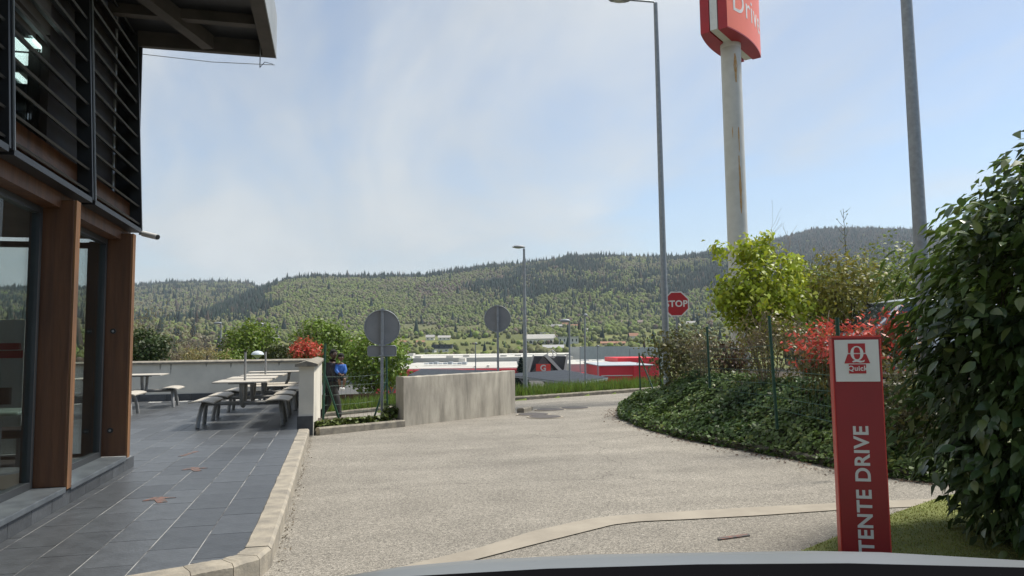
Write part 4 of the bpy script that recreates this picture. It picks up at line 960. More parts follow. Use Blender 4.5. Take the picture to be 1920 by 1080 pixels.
for a in ((806, 638, 15, 9, 'small cream house left end of the lower meadow row', WH, GR), (833, 638, 22, 8, 'long low white house on the meadow right of a cream house', WH, GR), (788, 645, 14, 6, 'low brown-roofed house just above the white store roofs', WH, TC), (757, 645, 11, 6, 'little house beside the round tree edge', WH, TC),
          (1188, 637, 18, 11, 'white house with red roof left of the fence posts', WH, TC), (1026, 618, 11, 7, 'leftmost house of the village cluster above the white hall', WH, GR), (1038, 617, 9, 8, 'narrow white gabled house in the village cluster', WH, GR), (1049, 615, 10, 6, 'grey-roofed house in the middle of the village cluster', (.5, .46, .4), GR), (1060, 613, 11, 7, 'ochre house behind the hooded lamp post', (.55, .42, .28), TC),
          (1077, 616, 13, 7, 'orange-roofed house right of the hooded lamp post', (.6, .5, .38), TC), (1091, 621, 14, 6, 'low white house by the thinnest lamp post', WH, TC), (1107, 622, 12, 6, 'house at the right end of the village cluster', WH, GR), (1124, 623, 10, 5, 'small house right of the village cluster', WH, TC), (1172, 608, 14, 7, 'chalet among dark conifers below the hillside', (.42, .33, .25), (.2, .15, .12)), (1204, 609, 15, 8, 'chalet at the edge of the wood left of the tall lamp post', (.5, .42, .34), (.22, .17, .14)),
          (1296, 612, 18, 9, 'house with pale gable right below the STOP sign', (.6, .55, .48), GR), (515, 640, 15, 10, 'white house between the two round trees', WH, (.2, .2, .21)), (660, 645, 14, 7, 'red-roofed house between the middle trees', WH, TC), (1142, 648, 30, 7, 'long terracotta-roofed house behind the grey hall', (.5, .38, .3), TC), (1165, 648, 15, 7, 'terracotta house next to the long one', (.5, .38, .3), TC)):
    house(*a)
house(1031, 632, 36, 9, 'long flat white hall above the arched building', WH, (.6, .58, .54), True); house(1010, 645, 54, 16, 'white building with arched windows behind the verge lamp post', WH, (.45, .44, .4), False, arches=1); house(1066, 645, 38, 14, 'flat-roofed white school block behind the hooded lamp', (.6, .6, .57), (.42, .42, .4), True)
house(1038, 659, 38, 11, 'grey gabled shed behind the store entrance', (.42, .42, .40), (.36, .36, .35)); house(828, 654, 38, 8, 'dark blue-grey industrial block on the meadow', (.045, .055, .075), (.06, .07, .09), True); house(801, 661, 27, 6, 'low pale workshop left of the dark block', (.45, .46, .44), (.5, .5, .48), True); house(832, 660, 18, 6, 'low white workshop before the dark block', (.6, .6, .58), (.55, .55, .52), True)

# ------------------------------------------------------------------ manhole covers
for (x, y, lb) in ((1000, 776, 'manhole cover nearest the concrete wall'), (1022, 782, 'manhole cover closest to the viewer on the exit lane'), (1032, 765, 'manhole cover left of the farthest pair'), (1078, 762, 'manhole cover farthest right near the ivy tip')):
    g = G(x, y); g[2] = roadz(g[0], g[1]); r = empty('manhole_cover', (g[0], g[1], g[2]), lb, 'manhole cover', 'manhole covers on the exit lane')
    MB().tube([(0, 0, -.03), (0, 0, .012)], .36, 28).build('frame', M['strip'], r, local=True)
    MB().tube([(0, 0, -.03), (0, 0, .018)], .31, 28).build('lid', mat('cast_iron', (.085, .075, .068), (.06, .052, .047), 12, .7, .4, 60), r, local=True)

# ------------------------------------------------------------------ foliage tools
def leafmesh(name, pos, nrm, size, cols, m, parent=None, width=.32, droop=.0, along=None):
    n = len(pos); pos = np.asarray(pos, float); nrm = np.asarray(nrm, float); nrm /= np.linalg.norm(nrm, axis=1, keepdims=True)+1e-9
    rd = rng.normal(size=(n, 3)) if along is None else along+rng.normal(size=(n, 3))*.35
    u = np.cross(nrm, rd) if along is None else rd-nrm*(rd*nrm).sum(1, keepdims=True); u /= np.linalg.norm(u, axis=1, keepdims=True)+1e-9; v = np.cross(nrm, u)
    s = np.asarray(size, float).reshape(-1, 1); off = root_loc(parent) if parent else 0
    base = pos-u*s*.5; tip = pos+u*s*.5-np.array([0, 0, 1.])*s*droop; mid = pos+nrm*s*.08
    V = np.stack([base, mid-u*s*.04+v*s*width, tip, mid-u*s*.04-v*s*width], 1).reshape(-1, 3)-off
    F = np.arange(4*n).reshape(-1, 4); C = np.repeat(np.asarray(cols), 4, 0)
    return link(name, rawmesh(name, V, F, np.clip(C, 0, 1)), m, parent)
def crown(c, rad, nclump, per, cr, base, var=.25, hollow=.45, seed=0, up=.35, squash=1., lump=.25):
    g = np.random.default_rng(seed); d = g.normal(size=(nclump, 3)); d /= np.linalg.norm(d, axis=1, keepdims=True)
    q = (hollow**3+(1-hollow**3)*g.random((nclump, 1)))**(1/3.)*(1+g.normal(size=(nclump, 1))*lump*.4)
    cc = np.array(c)+d*q*np.array(rad); k = np.repeat(np.arange(nclump), per)
    pos = cc[k]+np.clip(g.normal(size=(len(k), 3)), -2, 2)*cr*np.array([1, 1, squash])
    nr = (pos-np.array(c))/np.array(rad)*.6+g.normal(size=pos.shape)*.55+[0, 0, up]
    cl = np.array(base)*(1+(g.random((nclump, 1))-.5)*2*var)[k]*(1+(g.random((len(k), 1))-.5)*.5)*(1+(g.random((len(k), 3))-.5)*.16)
    return pos, nr, cl
def branches(c0, top, spread, n, seed, r0=.06, levels=3, bend=.25):
    """tapered trunk with limbs: list of (points, radii)"""
    g = random.Random(seed); out = []
    def grow(p, d, L, r, lev):
        pts = [np.array(p)]; k = 4
        for i in range(k):
            d = d+np.array([g.uniform(-bend, bend), g.uniform(-bend, bend), g.uniform(-.05, .2)])*.5; d /= np.linalg.norm(d); pts.append(pts[-1]+d*L/k)
        out.append((pts, [r*(1-.65*i/k) for i in range(k+1)]))
        if lev > 0:
            for i in range(n):
                f = g.uniform(.35, 1.); idx = min(k, max(1, int(round(f*k)))); e = np.array([g.gauss(0, 1), g.gauss(0, 1), g.uniform(.1, .9)]); e /= np.linalg.norm(e)
                grow(pts[idx], d*.55+e*spread, L*g.uniform(.45, .72), r*.42, lev-1)
    d = np.array(top)-np.array(c0); L = np.linalg.norm(d); grow(c0, d/L, L, r0, levels); return out
def branch_mesh(name, br, m, parent, n0=6, inside=None):
    mb = MB()
    if inside is not None:
        c, rad = inside; br = [b for b in br if np.linalg.norm((b[0][-1]-np.array(c))/np.array(rad)) < 1.12 or b[1][0] == br[0][1][0]]
    for pts, rd in br: mb.tube(pts, [max(q, .004) for q in rd], n0 if rd[0] > .03 else 4, False)
    return mb.build(name, m, parent)
def tree(name, base, c, rad, label, cat, leaf, nclump, per, cr, size, seed, r0=.08, group=None, m='leaf', hollow=.4, levels=2, spread=.8, bark='bark', stems=1, nb=4, droop=.1, trunk_top=None, lump=.25, extra=None):
    r = empty(name, base, label, cat, group); base = np.array(base, float); c = np.array(c, float); br = []
    for s in range(stems):
        o = np.array([random.uniform(-.25, .25)*rad[0], random.uniform(-.25, .25)*rad[1], 0]) if stems > 1 else np.zeros(3)
        tt = c+np.array([0, 0, rad[2]*.35])+o*2.2 if trunk_top is None else trunk_top
        br += branches(base+o*.4-[0, 0, .15], tt, spread, nb, seed+s*7, r0, levels)
    branch_mesh('trunk', br, M[bark], r, inside=(c, rad))
    pos, nr, cl = crown(c, rad, nclump, per, cr, leaf, seed=seed, hollow=hollow, lump=lump)
    if extra is not None:
        for (ec, er, nn) in extra:
            p2, n2, c2 = crown(ec, er, nn, per, cr*.7, leaf, seed=seed+11, hollow=.1); pos = np.r_[pos, p2]; nr = np.r_[nr, n2]; cl = np.r_[cl, c2]
    # leaves near branch tips too
    leafmesh('crown', pos, nr, size*(.7+.6*rng.random(len(pos))), cl, M[m], r, droop=droop); return r

# ------------------------------------------------------------------ planted bank on the right and upper car park
KP = [(6.9, 5.45), (6.6, 5.6), (5.7, 6.15), (5.45, 6.8), (5.4, 7.6), (5.25, 8.6), (5.05, 9.95), (5.1, 11.6), (5.35, 13.2), (5.75, 14.3), (6.3, 15.6), (7.2, 16.8), (8.6, 18.0), (10.2, 18.9), (14, 20.0), (24, 22), (46, 24)]
KPn = np.array(KP)
def dist_kp(X, Y):
    P = np.stack([X, Y], -1); best = np.full(X.shape, 1e9); sg = np.zeros(X.shape)
    for i in range(len(KPn)-1):
        a, b = KPn[i], KPn[i+1]; ab = b-a; t = np.clip(((P-a)@ab)/(ab@ab), 0, 1); q = a+t[..., None]*ab; d = np.linalg.norm(P-q, axis=-1)
        cr_ = ab[0]*(P[..., 1]-a[1])-ab[1]*(P[..., 0]-a[0]); m_ = d < best; best = np.where(m_, d, best); sg = np.where(m_, np.where(cr_ < 0, 1, -1), sg)
    return best*sg
def bankz(X, Y):
    X = np.asarray(X, float); Y = np.asarray(Y, float); d = dist_kp(X, Y); hmax = .64-.30*sm(12.5, 15.5, Y)*(1-sm(8, 11, X))
    return np.where(d > 0, -.02+.1*sm(0, .12, d)+hmax*sm(.05, 1.5, d)+(fbm(X*1.7, Y*1.7, 3)-.5)*.12*sm(.2, .8, d)*(1-sm(2, 3.5, d)), -.12)
def build_bank():
    xs = np.r_[np.arange(4.8, 12, .16), np.arange(12, 46, 1.)]; ys = np.arange(5.0, 24, .16); X, Y = np.meshgrid(xs, ys, indexing='ij'); Z = bankz(X, Y); Dk = dist_kp(X, Y)
    na, nr = X.shape; I = np.arange(na*nr).reshape(na, nr); ok = Dk > 0
    keep = ok[:-1, :-1] | ok[1:, :-1] | ok[1:, 1:] | ok[:-1, 1:]
    F = np.stack([I[:-1, :-1], I[1:, :-1], I[1:, 1:], I[:-1, 1:]], -1)[keep]
    tag(link('planted_bank', rawmesh('planted_bank', np.stack([X, Y, Z], -1).reshape(-1, 3), F, None, True), M['soil']), 'earth bank rising from the kerb to the upper car park', kind='structure')
    mb = MB(); mb.prism([(8.6, 4.5), (8.3, 8), (8.6, 11), (9.6, 13.2), (12, 14.4), (46, 16), (46, -8), (8.6, -8)], t0=-.2, t1=.66, fn=lambda u, v, t: (u, v, t))
    tag(mb.build('upper_car_park', mat('asphalt', (.075, .075, .073), (.055, .055, .054), 3, .9, .3, 80)), 'asphalt of the upper car park', kind='structure')
build_bank()
def ivy():
    g = np.random.default_rng(21); n = 110000; X = g.uniform(4.7, 9.5, n); Y = g.uniform(5.2, 17.3, n); d = dist_kp(X, Y); k = (d > -.12) & (d < 2.1-1.1*sm(13, 16, Y)) & (g.random(n) < np.where(d > 1.5, .5, 1)); X, Y, d = X[k], Y[k], d[k]
    bulge = .26*np.clip(fbm(X*2.2, Y*2.2, 3)*1.5-.2, 0, 1)*sm(-.1, .25, d)*(1-.55*sm(1.2, 2.0, d)); Z = np.maximum(bankz(X, Y), .03+.10*sm(-.1, .1, d))+bulge*(.3+.7*g.random(len(X)))+.02
    over = d < .02; Z[over] = np.clip(.02+.18*g.random(over.sum())+.6*d[over], .02, .3)
    e = .05; gx = (bankz(X+e, Y)-bankz(X-e, Y))/(2*e); gy = (bankz(X, Y+e)-bankz(X, Y-e))/(2*e)
    nr = np.stack([-np.clip(gx, -1, 1), -np.clip(gy, -1, 1), np.ones_like(X)], -1)+g.normal(size=(len(X), 3))*.45
    t = fbm(X*1.1+9, Y*1.1, 3); base = np.stack([.038+.08*t, .078+.095*t, .02+.022*t], -1)*(.55+.9*g.random((len(X), 1)))
    yl = g.random(len(X)) < .06; base[yl] = (.16, .19, .04)
    o = leafmesh('ivy', np.stack([X, Y, Z], -1), nr, .042+.042*g.random(len(X)), base, M['leaf_gloss'], width=.42); tag(o, 'dark green ivy covering the bank along the exit lane', 'ivy', kind='stuff')
    # fallen leaves along the kerb
    n = 700; i = g.integers(0, 9, n); f = g.random(n)[:, None]; p = KPn[i+1]*f+KPn[i+2]*(1-f); p = p-np.abs(g.normal(size=(n, 1)))*np.array([[.16, 0]])-[.12, 0]
    o = leafmesh('fallen_leaves', np.c_[p, .012+0*p[:, 0]+roadz(p[:, 0], p[:, 1])], np.tile([0, 0, 1.], (n, 1))+g.normal(size=(n, 3))*.25, .02+.03*g.random(n), np.array([.11, .06, .035])*(.5+g.random((n, 1))), M['leaf']); tag(o, 'dry brown leaves gathered along the ivy kerb', 'fallen leaves', kind='stuff')
ivy()
def bed():
    mb = MB(); mb.prism([(-.28, 12.46), (1.22, 13.36), (1.1, 14.9), (-.28, 14.9)], t0=-.3, t1=.06, fn=lambda u, v, t: (u, v, t)); tag(mb.build('planting_bed', M['soil']), 'narrow soil bed behind the short kerb', kind='structure')
    g = np.random.default_rng(4); n = 1500; f = g.random(n); s = np.abs(g.normal(size=n))*.18+.02; X = -.24+1.45*f-.45*s; Y = 12.52+.88*f+.85*s; Z = .07+g.random(n)*.16*np.exp(-s*2)
    hi = f > .82; Z[hi] += g.random(hi.sum())*.22
    o = leafmesh('ground_ivy', np.stack([X, Y, Z], -1), g.normal(size=(n, 3))*.5+[0, -.3, .9], .05+.06*g.random(n), np.array([.10, .13, .03])*(.4+1.1*g.random((n, 1))), M['leaf_gloss'], width=.42); tag(o, 'low yellow-green ivy spilling over the bed kerb', 'ivy', kind='stuff')
bed()
def blades(name, P, hmin, hmax, colr, label, w=.012, seed=3):
    g = np.random.default_rng(seed); n = len(P); h = g.uniform(hmin, hmax, n); a = g.uniform(0, 2*math.pi, n); lean = g.normal(size=(n, 2))*.22
    sx = np.stack([np.cos(a), np.sin(a), 0*a], -1)*w; top = P+np.stack([lean[:, 0]*h, lean[:, 1]*h, h], -1)
    V = np.stack([P-sx, P+sx, top], 1).reshape(-1, 3); C = np.repeat(np.array(colr)*(.6+.8*g.random((n, 1)))*(1+(g.random((n, 3))-.5)*.3), 3, 0)
    o = link(name, rawmesh(name, V, np.arange(3*n).reshape(-1, 3), np.clip(C, 0, 1)), M['leaf']); tag(o, label, 'grass', kind='stuff')
g_ = np.random.default_rng(8)
n = 16000; X = g_.uniform(-6, 14, n); Y = yk(X)+.1+g_.random(n)**1.3*2.6; blades('verge_grass', np.stack([X, Y, gz(X, Y)], -1), .08, .34, (.13, .19, .035), 'tall spring grass on the verge beyond the far kerb', .014)

g_ = np.random.default_rng(18); n = 60000; X = g_.uniform(2.2, 6.3, n); Y = g_.uniform(3.2, 6.2, n); tp = np.array(gp([(1440, 1079), (1500, 1040), (1590, 1003), (1680, 966), (1760, 938), (1900, 905)])); o_ = np.argsort(tp[:, 0]); k = Y < np.interp(X, tp[o_, 0], tp[o_, 1])+g_.normal(size=n)*.012; P_ = np.stack([X[k], Y[k], np.full(k.sum(), .021)], -1)
blades('turf_pile', P_, .006, .013, (.22, .24, .06), 'short pile of the artificial turf apron', .004, 5)
n = 420; Y = g_.uniform(4.9, 12.2, n)+.2*np.sin(np.arange(n)*7.); X = -.352+np.abs(g_.normal(size=n))*.035; o_ = leafmesh('kerb_debris', np.stack([X, Y, np.full(n, .006)], -1), np.tile([0, 0, 1.], (n, 1))+g_.normal(size=(n, 3))*.3, .008+.016*g_.random(n), np.array([.13, .10, .06])*(.4+1.2*g_.random((n, 1))), M['leaf']); tag(o_, 'grit and dry bits lying along the terrace kerb', 'debris', kind='stuff')

# ------------------------------------------------------------------ shrubs and trees near the lane
zb = lambda x, y: float(bankz(np.array([x]), np.array([y]))[0])
def shrub(name, px, py, dep, rad, label, leaf, nclump, per, cr, size, seed, stems=5, r0=.02, hollow=.3, bark='twig', levels=2, nb=4, base_z=None, m='leaf', lump=.35, extra=None, droop=.1):
    c = D(px, py, dep); z = base_z if base_z is not None else max(zb(c[0], c[1]), 0)
    return tree(name, (c[0], c[1], z), c, rad, label, 'shrub' if 'tree' not in name else 'tree', leaf, nclump, per, cr, size, seed, r0, None, m, hollow, levels, .9, bark, stems, nb, droop, lump=lump, extra=extra)
shrub('olive_shrub', 1272, 672, 14.6, (.55, .5, .62), 'twiggy olive-leaved shrub below the STOP sign', (.115, .115, .035), 130, 14, .12, .075, 31, 8, .016, levels=2)
shrub('olive_shrub', 1318, 668, 13.6, (.42, .4, .55), 'straw-coloured twiggy shrub at the middle fence post', (.16, .14, .06), 50, 9, .11, .06, 32, 9, .014, levels=2)
shrub('brown_shrub', 1368, 676, 14.4, (.45, .4, .36), 'reddish-brown leaved shrub at the foot of the white mast', (.115, .055, .03), 80, 14, .10, .07, 33, 5)
shrub('dry_shrub', 1440, 650, 11.3, (.52, .5, .62), 'dry yellowish shrub before the lime-green tree', (.155, .135, .05), 100, 12, .11, .055, 34, 10, .014, levels=2)
shrub('dry_shrub', 1505, 660, 11.8, (.4, .4, .5), 'pale olive shrub left of the red-leaved shrub', (.14, .13, .045), 60, 12, .11, .055, 35, 8, .014)
c0 = D(1438, 560, 15.5)
shrub('lime_tree', 1436, 572, 15.5, (.88, .85, .92), 'lime-green spring tree crossing the white mast', (.34, .40, .035), 210, 20, .15, .115, 36, 4, .045, .35, 'bark', 3, 3, extra=[(D(1428, 470, 15.5), (.5, .45, .32), 22), (D(1352, 470, 15.4), (.16, .2, .10), 4), (D(1362, 555, 15.3), (.25, .3, .25), 12), (D(1400, 478, 15.4), (.22, .2, .16), 7), (D(1498, 500, 15.5), (.25, .3, .2), 9)], lump=.5, droop=.25)
shrub('yellow_shrub', 1585, 555, 15.2, (.72, .7, .85), 'yellow-olive shrub behind the red-leaved shrub', (.21, .20, .04), 220, 15, .14, .085, 37, 6, .03, .3, 'bark', 2, 4)
shrub('young_tree', 1668, 545, 17.5, (1.0, .9, 1.0), 'loose pale green tree left of the thick lamp post', (.19, .24, .05), 200, 13, .16, .10, 38, 4, .035, .3, 'bark', 3, 3, lump=.6)
shrub('young_tree', 1530, 560, 19.5, (.75, .7, .95), 'green tree behind the lime-green tree', (.19, .25, .04), 150, 14, .15, .10, 39, 4, .03, .3, 'bark', 2, 3)
# red-leaved shrub: red tops, green below
def photinia(name, c, rad, label, seed, dep, nred=110, ngreen=90, base_z=.6, size=.075):
    r = empty(name, (c[0], c[1], base_z), label, 'shrub', 'red-leaved shrubs'); br = []
    for s in range(6): br += branches((c[0]+random.uniform(-.2, .2), c[1]+random.uniform(-.2, .2), base_z-.1), np.array(c)+np.array([random.uniform(-.6, .6)*rad[0], random.uniform(-.5, .5)*rad[1], rad[2]*.6]), .7, 3, seed+s, .014, 1)
    branch_mesh('stems', br, M['twig'], r)
    p, n_, cl = crown(np.array(c)+[0, 0, rad[2]*.15], rad, nred, 14, .07, (.60, .095, .065), seed=seed, hollow=.5, lump=.5, squash=1.2); k = (p[:, 2] > c[2]-rad[2]*.55) & (np.random.default_rng(seed).random(len(p)) < .5+.6*(p[:, 2]-c[2])/rad[2]+.25); cl[::5] = (.30, .15, .05); leafmesh('red_leaves', p[k], n_[k], size*(.8+.6*rng.random(k.sum())), cl[k], M['leaf'], r, .2, droop=-.2)
    p, n_, cl = crown(np.array(c)-[0, 0, rad[2]*.35], (rad[0]*.95, rad[1], rad[2]*.8), ngreen, 12, .09, (.13, .12, .035), seed=seed+1, hollow=.3); leafmesh('green_leaves', p, n_, size*(.8+.5*rng.random(len(p))), cl, M['leaf'], r, .25)
photinia('red_leaved_shrub', D(1575, 668, 9.6), (.58, .5, .38), 'bright red-leaved shrub behind the totem', 51, 9.6)
photinia('red_leaved_shrub', D(1668, 640, 10.2), (.3, .35, .35), 'small red-leaved shrub between totem and glossy bush', 55, 10.2, 40, 50)
shrub('hedge_shrub', 1710, 775, 8.0, (.42, .5, .5), 'reddish green hedge shrub right of the totem', (.075, .075, .025), 120, 16, .09, .065, 41, 4, .015, base_z=.15)

# glossy bush close by on the right
def glossy_bush():
    c = np.array([4.82, 3.98, 1.16]); rad = np.array([.98, .95, 1.45]); r = empty('glossy_bush', (4.62, 3.98, .02), 'large dark bush with glossy pointed leaves close on the right', 'bush')
    br = []
    for s in range(5): br += branches((4.62+random.uniform(-.15, .15), 3.98+random.uniform(-.15, .15), 0), c+[random.uniform(-.4, .4), random.uniform(-.4, .4), .5], .8, 4, 70+s, .03, 2)
    branch_mesh('stems', br, M['bark'], r, inside=(c, rad*.85))
    pos, nr, cl = crown(c, rad, 900, 20, .075, (.062, .105, .029), seed=71, hollow=.55, var=.35, lump=.22)
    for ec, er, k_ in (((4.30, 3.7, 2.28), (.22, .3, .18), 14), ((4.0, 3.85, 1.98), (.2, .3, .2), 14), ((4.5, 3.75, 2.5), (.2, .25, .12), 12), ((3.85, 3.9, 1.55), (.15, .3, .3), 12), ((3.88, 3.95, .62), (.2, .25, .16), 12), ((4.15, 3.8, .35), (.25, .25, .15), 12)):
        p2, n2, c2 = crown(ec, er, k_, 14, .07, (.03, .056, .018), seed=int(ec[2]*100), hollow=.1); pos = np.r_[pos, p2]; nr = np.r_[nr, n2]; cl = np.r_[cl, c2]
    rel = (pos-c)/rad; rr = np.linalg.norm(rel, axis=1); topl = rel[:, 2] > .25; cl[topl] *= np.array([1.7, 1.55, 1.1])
    k = pos[:, 2] > .03; pos, nr, cl, rr = pos[k], nr[k], cl[k], rr[k]
    out = (pos-c)*[1, 1, .3]; out /= np.linalg.norm(out, axis=1, keepdims=True); along = out+[0, 0, -.35]; nr = nr*.6+[0, 0, .5]+out*.25
    # the most visible leaves are objects of their own
    view = -(pos[:, 0]-c[0])/rad[0]*.8-(pos[:, 1]-c[1])/rad[1]*.5; score = rr+view*.6; idx = np.argsort(-score); first = idx[:290]; rest = idx[290:]
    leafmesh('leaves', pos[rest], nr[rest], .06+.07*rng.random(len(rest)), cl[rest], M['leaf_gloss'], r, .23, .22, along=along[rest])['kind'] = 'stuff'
    mats = [mat('leaf_tone%d' % i, q, None, rough=.3, trans=.22) for i, q in enumerate(((.056, .10, .03), (.08, .13, .038), (.04, .075, .024), (.12, .155, .044)))]
    protos = []
    for i in range(4):
        n = 5; V = []; bendv = (.25, .4, .15, .55)[i]
        for j in range(n+1):
            t = j/n; w = .24*math.sin(math.pi*min(1, t**.8))*1.; V += [(t-.5, w, -bendv*t*t*.5+w*.22), (t-.5, 0, -bendv*t*t*.5), (t-.5, -w, -bendv*t*t*.5+w*.22)]
        F = [(j*3+a, j*3+a+1, j*3+a+4, j*3+a+3) for j in range(n) for a in (0, 1)]; me = MB().add(V, F, True).mesh('leaf'); me.materials.append(mats[i]); protos.append(me)
    L0 = np.array(r.location)
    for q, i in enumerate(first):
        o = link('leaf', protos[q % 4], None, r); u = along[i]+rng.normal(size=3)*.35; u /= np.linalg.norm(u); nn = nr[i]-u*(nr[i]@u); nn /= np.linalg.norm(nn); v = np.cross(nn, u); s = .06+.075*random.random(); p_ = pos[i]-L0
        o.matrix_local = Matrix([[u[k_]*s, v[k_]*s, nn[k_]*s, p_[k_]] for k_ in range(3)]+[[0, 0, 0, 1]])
glossy_bush()

# ------------------------------------------------------------------ trees beyond the terrace wall and on the lower car park
def far_tree(name, px, py, dep, rad, label, leaf, seed, nclump, per, cr, size, hollow=.45, trunk=True, lump=.2, cat='tree', group='trees below the terrace', r0=.1, bark='bark', stems=1, levels=2):
    c = D(px, py, dep); g = float(gz(c[0], c[1])); return tree(name, (c[0], c[1], g), c, rad, label, cat, leaf, nclump, per, cr, size, seed, r0, group, 'leaf', hollow, levels, .8, bark, stems, 4, lump=lump, trunk_top=None)
GRN = (.15, .225, .03)
far_tree('round_tree', 470, 655, 42, (1.55, 1.5, 1.45), 'round green tree left of the red shrub over the wall', (.14, .205, .025), 81, 260, 16, .2, .2)
far_tree('round_tree', 602, 652, 50, (1.95, 1.8, 1.95), 'round green tree behind the red shrub over the wall', GRN, 82, 330, 16, .22, .22)
far_tree('round_tree', 703, 680, 40, (1.8, 1.7, 1.75), 'round green tree with dark trunk behind the round sign', GRN, 83, 340, 15, .2, .2)
far_tree('evergreen_shrub', 268, 652, 29, (1.0, .8, .72), 'dark evergreen shrub over the wall beside the timber fin', (.045, .07, .02), 84, 150, 16, .13, .14, cat='shrub')
far_tree('evergreen_shrub', 528, 664, 27, (.75, .6, .36), 'dark hedge top between the lamp and the red shrub', (.06, .075, .02), 85, 120, 14, .1, .11, cat='shrub')
far_tree('yellow_shrub', 385, 668, 30, (1.0, .6, .28), 'pale yellow blossoming shrub along the terrace wall', (.26, .22, .08), 86, 70, 12, .1, .08, cat='shrub')
far_tree('yellow_shrub', 430, 672, 31, (.5, .5, .3), 'bright green shrub left of the first round tree', (.15, .22, .03), 87, 50, 12, .1, .1, cat='shrub')
q = D(573, 662, 26.); photinia('red_leaved_shrub', q, (.52, .5, .34), 'vivid red shrub showing over the terrace wall', 88, 26, 130, 40, float(gz(q[0], q[1])), .10)
def bare_tree(px, py0, py1, dep, label, seed, leafc=None, spread=.9, n=5, lv=3, r0=.06, tw='twig', nl=0):
    t_ = D(px, py1, dep); b = D(px, py0, dep); g = float(gz(b[0], b[1])); r = empty('bare_tree', (b[0], b[1], g), label, 'tree', 'bare trees'); br = []
    h = t_[2]-g
    for s in range(3): br += branches((b[0]+random.uniform(-.3, .3), b[1], g-.2), (b[0]+random.uniform(-.7, .7), b[1]+random.uniform(-.5, .5), g+h*.5), spread, n, seed+s, r0, lv)
    branch_mesh('trunk', br, M[tw], r, 5)
    tips = np.array([p_[-1] for p_, rd in br]); g2_ = np.random.default_rng(seed); k = g2_.integers(0, len(tips), nl); P = tips[k]+g2_.normal(size=(nl, 3))*.28
    if nl: leafmesh('crown', P, g2_.normal(size=(nl, 3)), .09+.06*g2_.random(nl), np.array(leafc)*(.6+.8*g2_.random((nl, 1))), M['leaf'], r, .18)
bare_tree(262, 680, 560, 36, 'bare budding tree next to the building corner', 91, (.17, .15, .07), nl=1600)
bare_tree(345, 680, 600, 38, 'brown bare tree left of the small lamp post', 92, (.15, .12, .08), nl=1300)
bare_tree(302, 680, 600, 37, 'bare brown shrub-like tree behind the evergreen shrub', 95, (.16, .13, .07), nl=1300)
bare_tree(395, 690, 618, 44, 'bare brown tree behind the small lamp post', 93, (.13, .10, .075), nl=900)
def sapling():
    t_ = D(1581, 392, 20.); g = .64; r = empty('sapling', (t_[0], t_[1], g), 'thin sapling with a bare budding tip against the sky', 'tree')
    br = [([np.array([t_[0], t_[1], g]), np.array([t_[0]+.03, t_[1], (g+t_[2])/2]), t_], [.03, .018, .006])]
    for s_ in range(9):
        b = D(1581, 400+s_*8, 20.); q_ = b+np.array([(-1)**s_*random.uniform(.10, .24), random.uniform(-.1, .1), random.uniform(.14, .30)]); br.append(([b, (b+q_)/2+[0, 0, -.02], q_], [.008, .006, .004]))
    branch_mesh('trunk', br, M['bark'], r); P = np.concatenate([np.array(p_) for p_, rd in br[-18:]]); leafmesh('crown', P, rng.normal(size=P.shape), np.full(len(P), .06), np.tile([.2, .22, .06], (len(P), 1)), M['leaf'], r)
sapling()
q = D(1525, 520, 26.); r_ = empty('bare_tree', (q[0], q[1], .6), 'bare brown branching tree behind the lime-green tree', 'tree', 'bare trees')
branch_mesh('trunk', branches((q[0], q[1], .5), D(1522, 540, 26), .6, 5, 44, .05, 3), M['twig'], r_, 5)
# dark fir before the store
q = D(977, 672, 120.); g = float(gz(q[0], q[1])); r_ = empty('fir_tree', (q[0], q[1], g), 'dark fir tree in front of the white store roof', 'tree')
mb = MB()
mb.tube([(q[0], q[1], g), (q[0], q[1], q[2]-.5)], [.2, .05], 6); mb.build('trunk', M['bark'], r_)
fp_ = []; 
for i in range(900):
    f = random.random(); a = random.uniform(0, 6.283); rr = 2.3*(1-f)**.9*random.uniform(.3, 1.); fp_.append((q[0]+rr*math.cos(a), q[1]+rr*math.sin(a), g+1.0+(q[2]-g-1.0)*f-.25*rr))
fp_ = np.array(fp_); leafmesh('crown', fp_, rng.normal(size=fp_.shape)+[0, 0, .6], .45+.4*rng.random(len(fp_)), np.array([.016, .035, .02])*(.6+.8*rng.random((len(fp_), 1))), M['leaf'], r_)

